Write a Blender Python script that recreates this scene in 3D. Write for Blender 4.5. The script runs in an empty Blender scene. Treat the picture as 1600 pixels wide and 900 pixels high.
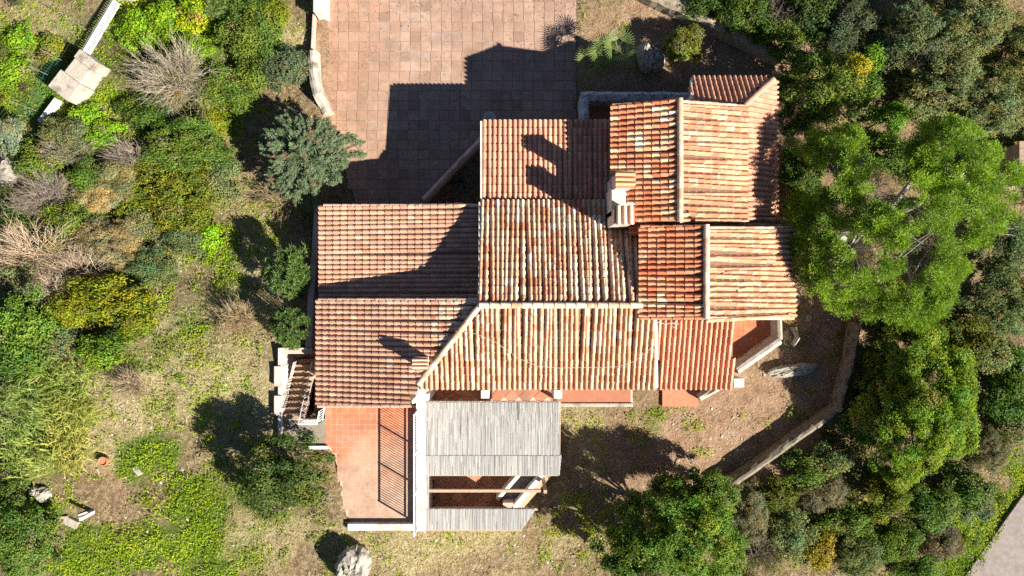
import bpy, math, random
import numpy as np
from mathutils import Vector, Matrix
R = math.radians
random.seed(7)
SC = bpy.context.scene
COL = SC.collection

# ------------------------------------------------------------------ camera, sky, sun, exposure
H = 28.0                                   # drone height over the patio
cam_d = bpy.data.cameras.new('camera')
cam = bpy.data.objects.new('camera', cam_d); COL.objects.link(cam)
cam.location = (0, 0, H); cam.rotation_euler = (0, 0, 0)
cam_d.sensor_fit = 'HORIZONTAL'; cam_d.sensor_width = 36
cam_d.lens = 18 / (20.0 / H)
cam_d.clip_start = 0.5; cam_d.clip_end = 3000
SC.camera = cam
SUN_EL = R(36.5); SH = R(30.5)             # elevation; shadows fall this far north of west
sdir = Vector((-math.cos(SH) * math.cos(SUN_EL), math.sin(SH) * math.cos(SUN_EL), -math.sin(SUN_EL)))
sun_d = bpy.data.lights.new('sun', 'SUN'); sun_d.energy = 5.0; sun_d.angle = R(0.5); sun_d.color = (1.0, 0.93, 0.82)
sun = bpy.data.objects.new('sun', sun_d); COL.objects.link(sun)
sun.rotation_euler = sdir.to_track_quat('-Z', 'Y').to_euler(); sun.location = (20, -12, 40)
w = bpy.data.worlds.new('World'); SC.world = w; w.use_nodes = True
nt = w.node_tree; nt.nodes.clear()
sky = nt.nodes.new('ShaderNodeTexSky'); sky.sky_type = 'NISHITA'; sky.sun_disc = False
sky.air_density = 0.6; sky.dust_density = 0.2; sky.altitude = 800
sky.sun_elevation = SUN_EL; sky.sun_rotation = math.atan2(-sdir.x, -sdir.y)
bg = nt.nodes.new('ShaderNodeBackground'); bg.inputs['Strength'].default_value = 0.05
wo = nt.nodes.new('ShaderNodeOutputWorld')
nt.links.new(sky.outputs[0], bg.inputs[0]); nt.links.new(bg.outputs[0], wo.inputs[0])
SC.view_settings.view_transform = 'Standard'; SC.view_settings.look = 'None'
SC.view_settings.exposure = 1.42; SC.view_settings.gamma = 1.0
SC.cycles.max_bounces = 6; SC.cycles.transparent_max_bounces = 4
SC.cycles.diffuse_bounces = 3; SC.cycles.glossy_bounces = 2; SC.cycles.transmission_bounces = 2
SC.cycles.use_denoising = False; SC.cycles.denoiser = 'OPENIMAGEDENOISE'; SC.cycles.denoising_input_passes = 'RGB_ALBEDO_NORMAL'; SC.cycles.denoising_prefilter = 'ACCURATE'

# ------------------------------------------------------------------ helpers
def W(px, py, z=0.0):
    s = (H - z) / H / 40.0
    return Vector(((px - 800) * s, (450 - py) * s, z))

def tag(o, label=None, cat=None, group=None, kind=None):
    if label: o['label'] = label
    if cat: o['category'] = cat
    if group: o['group'] = group
    if kind: o['kind'] = kind
    return o

def link(o, parent=None, local=False):
    COL.objects.link(o)
    if parent is not None:
        o.parent = parent
        if not local:
            root = parent
            m = Matrix.Identity(4)
            chain = []
            while root is not None:
                chain.append(root); root = root.parent
            for r in reversed(chain):
                m = m @ r.matrix_parent_inverse @ r.matrix_basis
            o.matrix_parent_inverse = m.inverted()
    return o

def empty(name, loc, rz=0):
    o = bpy.data.objects.new(name, None); COL.objects.link(o)
    o.location = loc; o.rotation_euler = (0, 0, rz); o.empty_display_size = 0.3
    return o

def mesh_np(name, verts, quads, mat, col=None, smooth=False, tris=None):
    """fast mesh from numpy quads (n,4), optional face colours"""
    me = bpy.data.meshes.new(name)
    nq = len(quads)
    me.vertices.add(len(verts)); me.vertices.foreach_set('co', np.asarray(verts, np.float32).ravel())
    me.loops.add(nq * 4); me.loops.foreach_set('vertex_index', np.asarray(quads, np.int32).ravel())
    me.polygons.add(nq)
    me.polygons.foreach_set('loop_start', np.arange(nq, dtype=np.int32) * 4)
    me.polygons.foreach_set('loop_total', np.full(nq, 4, np.int32))
    me.polygons.foreach_set('use_smooth', np.full(nq, bool(smooth)))
    if col is not None:
        a = me.attributes.new('col', 'FLOAT_COLOR', 'FACE')
        a.data.foreach_set('color', np.asarray(col, np.float32).ravel())
    me.update(calc_edges=True)
    if mat: me.materials.append(mat)
    return me

class MB:
    def __init__(s): s.v = []; s.f = []
    def add(s, vs, fs):
        b = len(s.v); s.v += [tuple(v) for v in vs]; s.f += [tuple(i + b for i in f) for f in fs]
    def box(s, x0, x1, y0, y1, z0, z1):
        s.add([(x0,y0,z0),(x1,y0,z0),(x1,y1,z0),(x0,y1,z0),(x0,y0,z1),(x1,y0,z1),(x1,y1,z1),(x0,y1,z1)],
              [(3,2,1,0),(4,5,6,7),(0,1,5,4),(1,2,6,5),(2,3,7,6),(3,0,4,7)])
    def bar(s, a, b, w, h, up=(0,0,1)):
        a = Vector(a); b = Vector(b); d = (b - a).normalized(); u = Vector(up)
        if abs(d.dot(u)) > .98: u = Vector((1,0,0))
        x = d.cross(u).normalized(); y = x.cross(d).normalized()
        x *= w / 2; y *= h / 2
        s.add([a-x-y, a+x-y, a+x+y, a-x+y, b-x-y, b+x-y, b+x+y, b-x+y],
              [(3,2,1,0),(4,5,6,7),(0,1,5,4),(1,2,6,5),(2,3,7,6),(3,0,4,7)])
    def prism(s, top, z0):
        """top: polygon of 3d points (any heights); straight down to z0 (number) or list"""
        n = len(top); zz = z0 if isinstance(z0, (list, tuple)) else [z0] * n
        top = [Vector(p) for p in top]
        area = sum(top[i].x * top[(i+1) % n].y - top[(i+1) % n].x * top[i].y for i in range(n))
        if area < 0: top = top[::-1]; zz = zz[::-1]
        vs = list(top) + [Vector((p.x, p.y, z)) for p, z in zip(top, zz)]
        fs = [tuple(range(n)), tuple(range(2*n-1, n-1, -1))]
        for i in range(n):
            j = (i + 1) % n; fs.append((i, i + n, j + n, j))
        s.add(vs, fs)
    def tube(s, pts, rs, sides=5, cap=True):
        pts = [Vector(p) for p in pts]
        if not isinstance(rs, (list, tuple)): rs = [rs] * len(pts)
        rings = []
        for i, p in enumerate(pts):
            d = (pts[min(i+1, len(pts)-1)] - pts[max(i-1, 0)])
            d = d.normalized() if d.length > 1e-6 else Vector((0,0,1))
            u = Vector((0,0,1)) if abs(d.z) < .9 else Vector((1,0,0))
            x = d.cross(u).normalized(); y = d.cross(x)
            rings.append([p + (x * math.cos(2*math.pi*k/sides) + y * math.sin(2*math.pi*k/sides)) * rs[i] for k in range(sides)])
        vs = [v for r in rings for v in r]; fs = []
        for i in range(len(pts) - 1):
            for k in range(sides):
                a = i*sides + k; b = i*sides + (k+1) % sides
                fs.append((a, a + sides, b + sides, b))
        if cap: fs.append(tuple(range(sides))); fs.append(tuple(range(len(vs)-1, len(vs)-sides-1, -1)))
        s.add(vs, fs)
    def lathe(s, prof, c, sides=16):
        vs = []; fs = []
        for (r, z) in prof:
            for k in range(sides):
                a = 2*math.pi*k/sides; vs.append((c[0]+r*math.cos(a), c[1]+r*math.sin(a), c[2]+z))
        for i in range(len(prof)-1):
            for k in range(sides):
                a = i*sides+k; b = i*sides+(k+1) % sides
                fs.append((a, b, b+sides, a+sides))
        fs.append(tuple(range(sides-1, -1, -1))); fs.append(tuple(range(len(vs)-sides, len(vs))))
        s.add(vs, fs)
    def build(s, name, mat, parent=None, smooth=False, bevel=0, local=False):
        me = bpy.data.meshes.new(name); me.from_pydata(s.v, [], s.f)
        me.materials.append(mat)
        if smooth:
            for p in me.polygons: p.use_smooth = True
        me.update()
        o = bpy.data.objects.new(name, me); link(o, parent, local)
        if bevel:
            m = o.modifiers.new('edge', 'BEVEL'); m.width = bevel; m.segments = 2; m.limit_method = 'ANGLE'
        return o

def vnoise(x, y, seed=0):
    """smooth value noise, 0..1"""
    x = np.asarray(x, np.float64); y = np.asarray(y, np.float64)
    xi = np.floor(x).astype(np.int64); yi = np.floor(y).astype(np.int64)
    fx = x - xi; fy = y - yi; fx = fx*fx*(3-2*fx); fy = fy*fy*(3-2*fy)
    def h(a, b):
        n = (a * 374761393 + b * 668265263 + seed * 1442695041) & 0xffffffff
        n = ((n ^ (n >> 13)) * 1274126177) & 0xffffffff
        return ((n ^ (n >> 16)) & 0xffff) / 65535.0
    return (h(xi,yi)*(1-fx)+h(xi+1,yi)*fx)*(1-fy) + (h(xi,yi+1)*(1-fx)+h(xi+1,yi+1)*fx)*fy
def fnoise(x, y, seed=0, o=3):
    t = 0; a = .5; n = 0
    for k in range(o):
        t = t + a * vnoise(np.asarray(x) * 2**k, np.asarray(y) * 2**k, seed + k * 17); n += a; a *= .5
    return t / n
def sstep(a, b, x):
    t = np.clip((np.asarray(x, float) - a) / (b - a), 0, 1); return t*t*(3-2*t)
def inpoly(px, py, poly):
    px = np.asarray(px); py = np.asarray(py); r = np.zeros(px.shape, bool); n = len(poly)
    for i in range(n):
        x1, y1 = poly[i][0], poly[i][1]; x2, y2 = poly[(i+1) % n][0], poly[(i+1) % n][1]
        if y1 == y2: continue
        c = ((y1 > py) != (y2 > py)) & (px < (x2-x1)*(py-y1)/(y2-y1) + x1)
        r ^= c
    return r

# ------------------------------------------------------------------ materials
class NT:
    def __init__(s, name):
        s.m = bpy.data.materials.new(name); s.m.use_nodes = True; s.t = s.m.node_tree
        s.b = s.t.nodes['Principled BSDF']; s.out = s.t.nodes['Material Output']
        s.b.inputs['Specular IOR Level'].default_value = 0.25
        s.tc = s.n('ShaderNodeTexCoord')
    def n(s, t, **k):
        x = s.t.nodes.new(t)
        for a, b in k.items(): setattr(x, a, b)
        return x
    def l(s, a, b): s.t.links.new(a, b)
    def noise(s, scale, detail=4, vec=None, rough=.6, dim='3D'):
        x = s.n('ShaderNodeTexNoise'); x.inputs['Scale'].default_value = scale
        x.inputs['Detail'].default_value = detail; x.inputs['Roughness'].default_value = rough
        s.l(vec if vec is not None else s.pos(), x.inputs['Vector']); return x.outputs['Fac']
    def pos(s):
        if not hasattr(s, '_p'): s._p = s.n('ShaderNodeNewGeometry').outputs['Position']
        return s._p
    def ramp(s, fac, stops):
        x = s.n('ShaderNodeValToRGB'); e = x.color_ramp.elements
        while len(e) < len(stops): e.new(.5)
        for q, (p, c) in zip(e, stops): q.position = p; q.color = (*c, 1) if len(c) == 3 else c
        s.l(fac, x.inputs[0]); return x.outputs[0]
    def step(s, fac, a, b):
        x = s.n('ShaderNodeMapRange'); x.inputs[1].default_value = a; x.inputs[2].default_value = b
        s.l(fac, x.inputs[0]); return x.outputs[0]
    def mix(s, f, a, b, mode='MIX'):
        x = s.n('ShaderNodeMix', data_type='RGBA', blend_type=mode)
        for v, i in ((f, 0), (a, 6), (b, 7)):
            if hasattr(v, 'links'): s.l(v, x.inputs[i])
            elif i == 0: x.inputs[0].default_value = v
            else: x.inputs[i].default_value = (*v, 1)
        return x.outputs[2]
    def math(s, op, a, b=0.0):
        x = s.n('ShaderNodeMath', operation=op)
        for v, i in ((a, 0), (b, 1)):
            if hasattr(v, 'links'): s.l(v, x.inputs[i])
            else: x.inputs[i].default_value = v
        return x.outputs[0]
    def fin(s, color, rough=.8, bump=None, bs=.3, bd=.02, spec=None):
        s.l(color, s.b.inputs['Base Color'])
        if hasattr(rough, 'links'): s.l(rough, s.b.inputs['Roughness'])
        else: s.b.inputs['Roughness'].default_value = rough
        if spec is not None: s.b.inputs['Specular IOR Level'].default_value = spec
        if bump is not None:
            x = s.n('ShaderNodeBump'); x.inputs['Strength'].default_value = bs; x.inputs['Distance'].default_value = bd
            s.l(bump, x.inputs['Height']); s.l(x.outputs[0], s.b.inputs['Normal'])
        return s.m

def mat_plain(name, c1, c2, scale=6, rough=.8, bump=.3, dirt=None, bd=.02):
    n = NT(name); f = n.noise(scale, 5); f2 = n.noise(scale * 7, 3)
    c = n.ramp(f, [(.3, c1), (.7, c2)])
    c = n.mix(n.step(f2, .35, .75), c, tuple(x * .8 for x in c1))
    if dirt:
        d = n.noise(scale * .45, 5); c = n.mix(n.step(d, .5, .68), c, dirt)
    return n.fin(c, rough, f2, bump, bd)

def mat_tinted(name, use_obj, lichen=True, rough=.85, grain=14, pale=(.60,.53,.42), dark=(.09,.07,.055)):
    n = NT(name)
    if use_obj:
        oi = n.n('ShaderNodeObjectInfo'); base, al = oi.outputs['Color'], oi.outputs['Alpha']
    else:
        a = n.n('ShaderNodeAttribute', attribute_name='col'); base, al = a.outputs['Color'], a.outputs['Alpha']
    f = n.noise(grain, 4); f2 = n.noise(grain * 4, 3); big = n.noise(.55, 4)
    c = n.mix(n.step(f, .3, .75), base, base)
    v = n.math('ADD', n.math('MULTIPLY', f, .5), .78)
    cm = n.n('ShaderNodeVectorMath', operation='SCALE'); n.l(c, cm.inputs[0]); n.l(v, cm.inputs['Scale']); c = cm.outputs[0]
    if not lichen:
        st = n.noise(.9, 6, rough=.7); c = n.mix(n.math('MULTIPLY', n.step(st, .44, .66), .6), c, (.19,.122,.085))
        sp_ = n.noise(6, 5, rough=.75); c = n.mix(n.math('MULTIPLY', n.step(sp_, .6, .75), .45), c, (.15,.10,.075))
        pl_ = n.noise(3, 5, rough=.7); c = n.mix(n.math('MULTIPLY', n.step(pl_, .56, .72), .35), c, (.50,.42,.36))
    if lichen:
        th = n.math('SUBTRACT', n.math('ADD', n.noise(9, 5, rough=.75), n.math('MULTIPLY', n.math('SUBTRACT', big, .5), .35)), n.math('SUBTRACT', .74, n.math('MULTIPLY', al, .34)))
        c = n.mix(n.math('MULTIPLY', n.step(th, 0, .1), .8), c, pale)
        dk = n.noise(13, 4); c = n.mix(n.math('MULTIPLY', n.math('MULTIPLY', n.step(dk, .58, .74), n.math('ADD', n.math('MULTIPLY', al, .9), .05)), .75), c, dark)
    return n.fin(c, rough, f2, .35, .01)

def mat_leaf(name, trans=.25, rough=.55, spec=.3):
    n = NT(name)
    a = n.n('ShaderNodeAttribute', attribute_name='col'); oi = n.n('ShaderNodeObjectInfo')
    c = n.mix(1.0, a.outputs['Color'], oi.outputs['Color'], 'MULTIPLY')
    n.fin(c, rough, spec=spec)
    tr = n.n('ShaderNodeBsdfTranslucent'); mx = n.n('ShaderNodeMixShader'); mx.inputs[0].default_value = trans
    cc = n.mix(1.0, c, (1.15, 1.2, .55), 'MULTIPLY')
    n.l(cc, tr.inputs[0]); n.l(n.b.outputs[0], mx.inputs[1]); n.l(tr.outputs[0], mx.inputs[2]); n.l(mx.outputs[0], n.out.inputs[0])
    return n.m

M = {}
M['tile_obj'] = mat_tinted('tile_obj', True); M['tile_att'] = mat_tinted('tile_att', False)
M['slab_obj'] = mat_tinted('slab_obj', True, False, grain=5); M['slab_att'] = mat_tinted('slab_att', False, False, grain=5)
M['mortar'] = mat_plain('mortar', (.44,.36,.28), (.58,.50,.40), 8, .9, dirt=(.30,.24,.18))
M['plaster'] = mat_plain('plaster', (.52,.36,.30), (.60,.43,.36), 2, .9, dirt=(.42,.30,.25))
M['white'] = mat_plain('white', (.64,.60,.56), (.76,.73,.69), 2.5, .8, .3, dirt=(.42,.36,.30))
M['oldwhite'] = mat_plain('oldwhite', (.50,.44,.39), (.64,.58,.52), 4, .9, .4, dirt=(.34,.28,.23))
M['whitemetal'] = mat_plain('whitemetal', (.74,.74,.74), (.82,.82,.82), 3, .45, .05)
M['whitewash'] = mat_plain('whitewash', (.46,.48,.50), (.70,.71,.72), 9, .95, .7, dirt=(.16,.16,.15), bd=.04)
M['deck'] = mat_plain('deck', (.20,.11,.07), (.27,.15,.10), 5, .95)
M['stone'] = mat_plain('stone', (.42,.37,.30), (.58,.53,.45), 5, .95, .8, dirt=(.22,.19,.15), bd=.05)
M['drystone'] = mat_plain('drystone', (.34,.28,.20), (.50,.42,.31), 7, .95, .9, dirt=(.16,.15,.09), bd=.05)
M['darkstone'] = mat_plain('darkstone', (.20,.17,.13), (.36,.31,.23), 7, .95, .9, dirt=(.11,.10,.07), bd=.05)
M['landstone'] = mat_plain('landstone', (.20,.17,.13), (.29,.25,.19), 6, .85, .3)
M['boulder'] = mat_plain('boulder', (.38,.345,.29), (.60,.56,.48), 5, .95, 1.0, dirt=(.20,.175,.14), bd=.06)
M['joint'] = mat_plain('joint', (.16,.12,.09), (.52,.44,.36), 1.6, .95, .4)
M['grout'] = mat_plain('grout', (.50,.38,.29), (.60,.47,.37), 3, .95, .3)
M['step'] = mat_plain('step', (.33,.215,.145), (.43,.29,.20), 5, .85, .3, dirt=(.20,.14,.10))
M['redfloor'] = mat_plain('redfloor', (.33,.13,.075), (.42,.17,.10), 4, .7, .2)
M['wood'] = mat_plain('wood', (.36,.26,.17), (.50,.40,.29), 12, .85, .4)
M['greywood'] = mat_plain('greywood', (.42,.40,.37), (.56,.53,.49), 12, .85, .4)
M['bark'] = mat_plain('bark', (.13,.10,.075), (.24,.19,.15), 14, .95, .8)
M['palebark'] = mat_plain('palebark', (.36,.33,.29), (.52,.48,.43), 14, .95, .4)
M['steel'] = mat_plain('steel', (.16,.17,.16), (.24,.24,.22), 6, .5, .1)
M['green'] = mat_plain('green', (.02,.22,.14), (.03,.30,.20), 6, .5, .1)
M['slate'] = mat_plain('slate', (.13,.12,.14), (.20,.18,.20), 8, .8, .3)
M['terracotta'] = mat_plain('terracotta', (.44,.17,.09), (.52,.23,.13), 5, .8, .2)
M['road'] = mat_plain('road', (.22,.185,.17), (.34,.295,.27), 5, .95, .8, dirt=(.20,.165,.14))
M['cable'] = mat_plain('cable', (.5,.47,.42), (.6,.56,.5), 6, .6, .0)
M['leaf'] = mat_leaf('leaf', .34); M['blade'] = mat_leaf('blade', .35, .7, .15)
M['twig'] = None

# ------------------------------------------------------------------ terrain
def gh(X, Y):
    X = np.asarray(X, float); Y = np.asarray(Y, float)
    hw = .25 + 1.87 * sstep(3.6, -3.2, Y)
    hs = 2.12 * (1 - sstep(-5.0, 2.6, X))
    h = np.zeros(X.shape)
    h = np.where(X < -7.2, hw, h)
    h = np.where((X >= -7.2) & (X < -3.3) & (Y < -4.7), 2.12, h)
    xe = -6.62 + (-5.7-Y)*.255 + (fnoise(X*2.5, Y*2.5, 88)-.5)*.5
    edge = (X >= -7.25) & (X < -5.2) & (Y < -5.66)
    h = np.where(edge, 2.12 + .14*sstep(.25, -.1, X - xe)*sstep(-7.3, -6.9, X), h)
    s = sstep(-8.55, -8.8, Y)
    h = h * (1 - s) + hs * s
    well = ((X > -8.3) & (X < -6.5) & (Y > -4.72) & (Y < -2.15)) | ((X > -7.2) & (X < -6.5) & (Y > -2.2) & (Y < 3.2))
    h = np.where(well, .28, h)
    nz = (fnoise(X*.35, Y*.35, 3) - .5) * .5 + (fnoise(X*1.7, Y*1.7, 9) - .5) * .16
    paved = (X > -7.3) & (X < 10.8) & (Y > -8.6) & (Y < 12) & ~((X > 2.6) & (Y < -3.9)) & ~((X > 2.6) & (Y > 7.8))
    road = inpoly(X, Y, ROADP)
    nz = nz * np.where((X > -7.6) & (X < -5.2) & (Y < -5.8), sstep(-6.3, -7.5, X), 1)
    paved = paved & ~((X < -6.0) & (Y < -5.8))
    yard = (X > 2.0) & (X < 13) & (Y > -8) & (Y < 13)
    nz = np.where(paved | well | road, -.03, np.where(yard, nz * .3, nz))
    d = (np.abs(X) > 26.6) | (np.abs(Y) > 15.7)
    return h + np.where(d, -.06, nz)
ROADP = [(17.3,-11.8),(20.6,-7.2),(26,0),(36,12),(44,12),(44,-14),(15.5,-14.2)]
ROADP = [(x, y) for x, y in ROADP]

xs = np.concatenate([[-700,-250,-90,-45], np.arange(-27, 27.01, .125), [45,90,250,700]])
ys = np.concatenate([[-700,-250,-90,-40], np.arange(-16, 16.01, .125), [40,90,250,700]])
GX, GY = np.meshgrid(xs, ys)
GZ = gh(GX, GY)
# ground cover amounts, painted in plan: px, py, rx, ry, weight
GREEN = [(345,420,40,90,.75),(300,500,40,60,.7),(60,780,70,50,.9),(330,880,70,40,1.1),(400,850,60,40,.6),(100,130,230,220,.62),(110,420,230,220,.6),(320,520,170,260,.46),(400,330,60,120,.5),(440,800,120,90,.5),(560,860,120,50,.4),(60,620,120,120,.6),(360,760,60,80,.7),(250,560,60,60,.6),(480,620,40,90,.45),(60,60,150,70,.55),(20,150,110,90,.9),(130,200,120,60,.8),(230,30,70,60,1.2),(300,40,110,70,1.0),(400,30,80,60,.7),(150,130,60,60,.7),
         (430,10,60,50,.6),(340,170,70,60,.8),(330,370,60,40,1.0),(250,340,140,110,.55),(120,350,170,120,.4),(230,450,90,40,.5),
         (60,520,130,110,.6),(100,650,110,110,.55),(230,700,70,60,1.0),(255,715,45,50,1.1),(280,775,50,45,1.2),(315,830,55,60,1.3),(190,865,130,50,1.2),(120,880,80,50,1.1),(120,830,50,40,.8),
         (330,420,40,60,.6),(260,560,40,60,.5),(390,560,60,60,.4),(460,800,60,50,.35),(880,800,70,60,.45),(920,840,60,60,.5),(700,860,160,40,.25),
         (1020,660,75,50,.55),(1060,620,40,20,.4),(1240,460,40,40,.35),(1260,420,60,60,.2),(1540,820,55,60,1.2),(1500,880,45,40,1.3),(1585,740,40,60,1.2),(1440,490,60,40,1.0),
         (1400,600,200,200,.2),(1350,820,260,120,.35),(1450,100,200,150,.2),(960,610,60,15,.5),(890,640,30,40,.3)]
DIRT = [(165,715,60,36,.65),(195,770,30,28,.6),(160,640,50,40,.6),(190,560,40,30,.6),(1100,60,250,90,1),(960,160,120,120,1),(1150,180,150,140,1),(1150,680,170,130,1),(1280,500,110,140,.95),(1290,400,130,100,.7),(900,760,60,160,.5),(1050,700,120,110,.7),(960,720,110,120,.6),
        (505,120,22,220,.8),(270,410,45,40,.5),(180,620,70,70,.4),(60,30,70,50,.6),(1250,620,110,100,.8),(1330,300,120,100,.5)]
STRAW = [(390,420,110,200,.9),(330,560,150,140,1),(420,640,90,110,.8),(450,60,60,50,.9),(640,860,260,60,.8),(420,840,140,70,.8),(230,620,130,90,.9),(270,400,70,50,.8),(60,40,90,60,.7),(900,680,60,120,.8),(170,690,100,60,.8),(1280,540,80,110,.3),(880,850,80,60,.6),(340,700,80,160,.5)]
def field(lst, px, py):
    t = np.zeros(px.shape)
    for (cx, cy, rx, ry, wt) in lst:
        q = ((px-cx)/rx)**2 + ((py-cy)/ry)**2
        t = np.maximum(t, wt * np.exp(-q * 1.1))
    return t
def topx(X, Y, Z):
    s = 40 * H / (H - Z); return 800 + X * s, 450 - Y * s
def covers(X, Y, Z):
    px, py = topx(X, Y, Z)
    jx = (fnoise(X*.8, Y*.8, 40)-.5)*90; jy = (fnoise(X*.8, Y*.8, 60)-.5)*90
    return field(GREEN, px+jx, py+jy), field(STRAW, px+jx, py+jy), field(DIRT, px+jx, py+jy)
g, s_, d_ = covers(GX, GY, GZ)
ny, nx = GX.shape
idx = np.arange(nx*ny).reshape(ny, nx)
quads = np.stack([idx[:-1,:-1], idx[:-1,1:], idx[1:,1:], idx[1:,:-1]], -1).reshape(-1, 4)
gme = mesh_np('ground', np.stack([GX, GY, GZ], -1).reshape(-1, 3), quads, None, smooth=True)
at = gme.attributes.new('cover', 'FLOAT_COLOR', 'POINT')
at.data.foreach_set('color', np.stack([g, s_, d_, np.ones_like(g)], -1).astype(np.float32).ravel())
n = NT('soil')
a = n.n('ShaderNodeAttribute', attribute_name='cover'); sp = n.n('ShaderNodeSeparateColor'); n.l(a.outputs['Color'], sp.inputs[0])
f1 = n.noise(1.3, 6, rough=.7); f2 = n.noise(7, 5, rough=.7); f3 = n.noise(30, 4, rough=.7); f4 = n.noise(.35, 3)
soil = n.ramp(n.noise(5, 6, rough=.8), [(.34, (.12,.085,.045)), (.5, (.25,.18,.10)), (.66, (.44,.34,.21))])
red = n.ramp(n.math('ADD', n.math('MULTIPLY', f1, .5), n.math('MULTIPLY', n.noise(9, 6, rough=.8), .5)), [(.36, (.18,.11,.066)), (.5, (.38,.245,.155)), (.64, (.52,.385,.265))])
f5 = n.noise(13, 6, rough=.8); f6 = n.noise(4.2, 5, rough=.75)
straw = n.ramp(n.math('ADD', n.math('MULTIPLY', f5, .6), n.math('MULTIPLY', f6, .4)), [(.36, (.14,.115,.045)), (.5, (.39,.32,.16)), (.64, (.63,.55,.34))])
grass = n.ramp(f3, [(.3, (.045,.075,.012)), (.5, (.10,.16,.022)), (.7, (.19,.26,.04))])
mixn = n.math('ADD', n.math('MULTIPLY', f2, .6), n.math('MULTIPLY', f3, .4))
def cov(chan, lo, hi):
    return n.step(n.math('ADD', chan, n.math('MULTIPLY', n.math('SUBTRACT', mixn, .5), 1.5)), lo, hi)
c = n.mix(cov(sp.outputs[2], .3, .6), soil, red)
c = n.mix(cov(sp.outputs[1], .4, .75), c, straw)
c = n.mix(cov(sp.outputs[0], .38, .7), c, grass)
M['soil'] = n.fin(c, .95, n.math('ADD', n.math('MULTIPLY', f6, 1.5), n.math('ADD', f5, n.math('MULTIPLY', f3, .3))), 1.0, .12, .1)
gme.materials.append(M['soil'])
ground = bpy.data.objects.new('ground', gme); COL.objects.link(ground); tag(ground, kind='structure')

rb = MB(); rp = [Vector((x, y, .03)) for x, y in ROADP]; rb.prism(rp, -.3)
road = rb.build('road', M['road']); tag(road, kind='structure')
# ------------------------------------------------------------------ the house
house = empty('villa', W(860, 430, 0)); tag(house, 'large terracotta roofed villa with many tiled roof planes and chimneys on the hillside', 'house')
PT, EX = .1755, .278                            # tile pitch across, exposed length
def tile_mesh(name, pitch, expo, bw=.34, bh=.07, mat=None):
    L = expo * 1.16; prof = [(-.5, .000), (-bw - .02, .004)]
    for k in range(7):
        a = -math.pi/2 + math.pi * k / 6
        prof.append((math.sin(a) * bw, .008 + bh * math.cos(a)))
    prof += [(bw + .02, .004), (.5, .000)]
    vs = []; m = len(prof)
    for (x, z) in prof: vs.append((x * pitch, 0, z + .034))
    for (x, z) in prof: vs.append((x * pitch * (.9 if abs(x) < .45 else 1), L, z * .9 + .006))
    for (x, z) in prof: vs.append((x * pitch, .002, z * .75 + .008))
    for (x, z) in prof: vs.append((x * pitch, 0, z + .034))
    fs = []
    for i in range(m - 1):
        fs.append((i, i+1, i+1+m, i+m)); fs.append((i+2*m, i+1+2*m, i+1+3*m, i+3*m))
    return vs, fs
CANAL = tile_mesh('canal_tile', 1, EX, .34, .088); WESTT = tile_mesh('interlocking_tile', 1, EX, .37, .062)
STYLE = {
 'old':   ([(.42,.19,.10),(.46,.26,.155),(.38,.15,.08),(.51,.35,.23),(.57,.51,.42)], [.30,.30,.12,.17,.11], .58),
 'south': ([(.45,.235,.14),(.49,.30,.19),(.42,.20,.11),(.53,.38,.26),(.56,.48,.37)], [.28,.34,.18,.16,.04], .45),
 'north': ([(.44,.21,.14),(.48,.25,.16),(.40,.18,.11)], [.45,.35,.2], .12),
 'west':  ([(.415,.235,.155),(.445,.265,.18),(.385,.21,.135),(.49,.32,.23)], [.35,.3,.2,.15], .28),
 'red':   ([(.46,.17,.085),(.50,.24,.13),(.42,.135,.065),(.57,.40,.25),(.62,.57,.47)], [.34,.27,.12,.16,.11], .3),
 'east':  ([(.47,.24,.14),(.52,.31,.19),(.44,.20,.11),(.55,.40,.27)], [.32,.28,.28,.12], .36),
 'new':   ([(.50,.22,.13),(.53,.26,.16),(.47,.20,.115)], [.4,.35,.25], .06)}
rt = random.Random(11)
tiles = {'canal_tile': [], 'interlocking_tile': []}        # (z, matrix, colour, plane index)
DIRS = {'W': (-1,0), 'E': (1,0), 'N': (0,1), 'S': (0,-1)}
roofs = []
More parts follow.
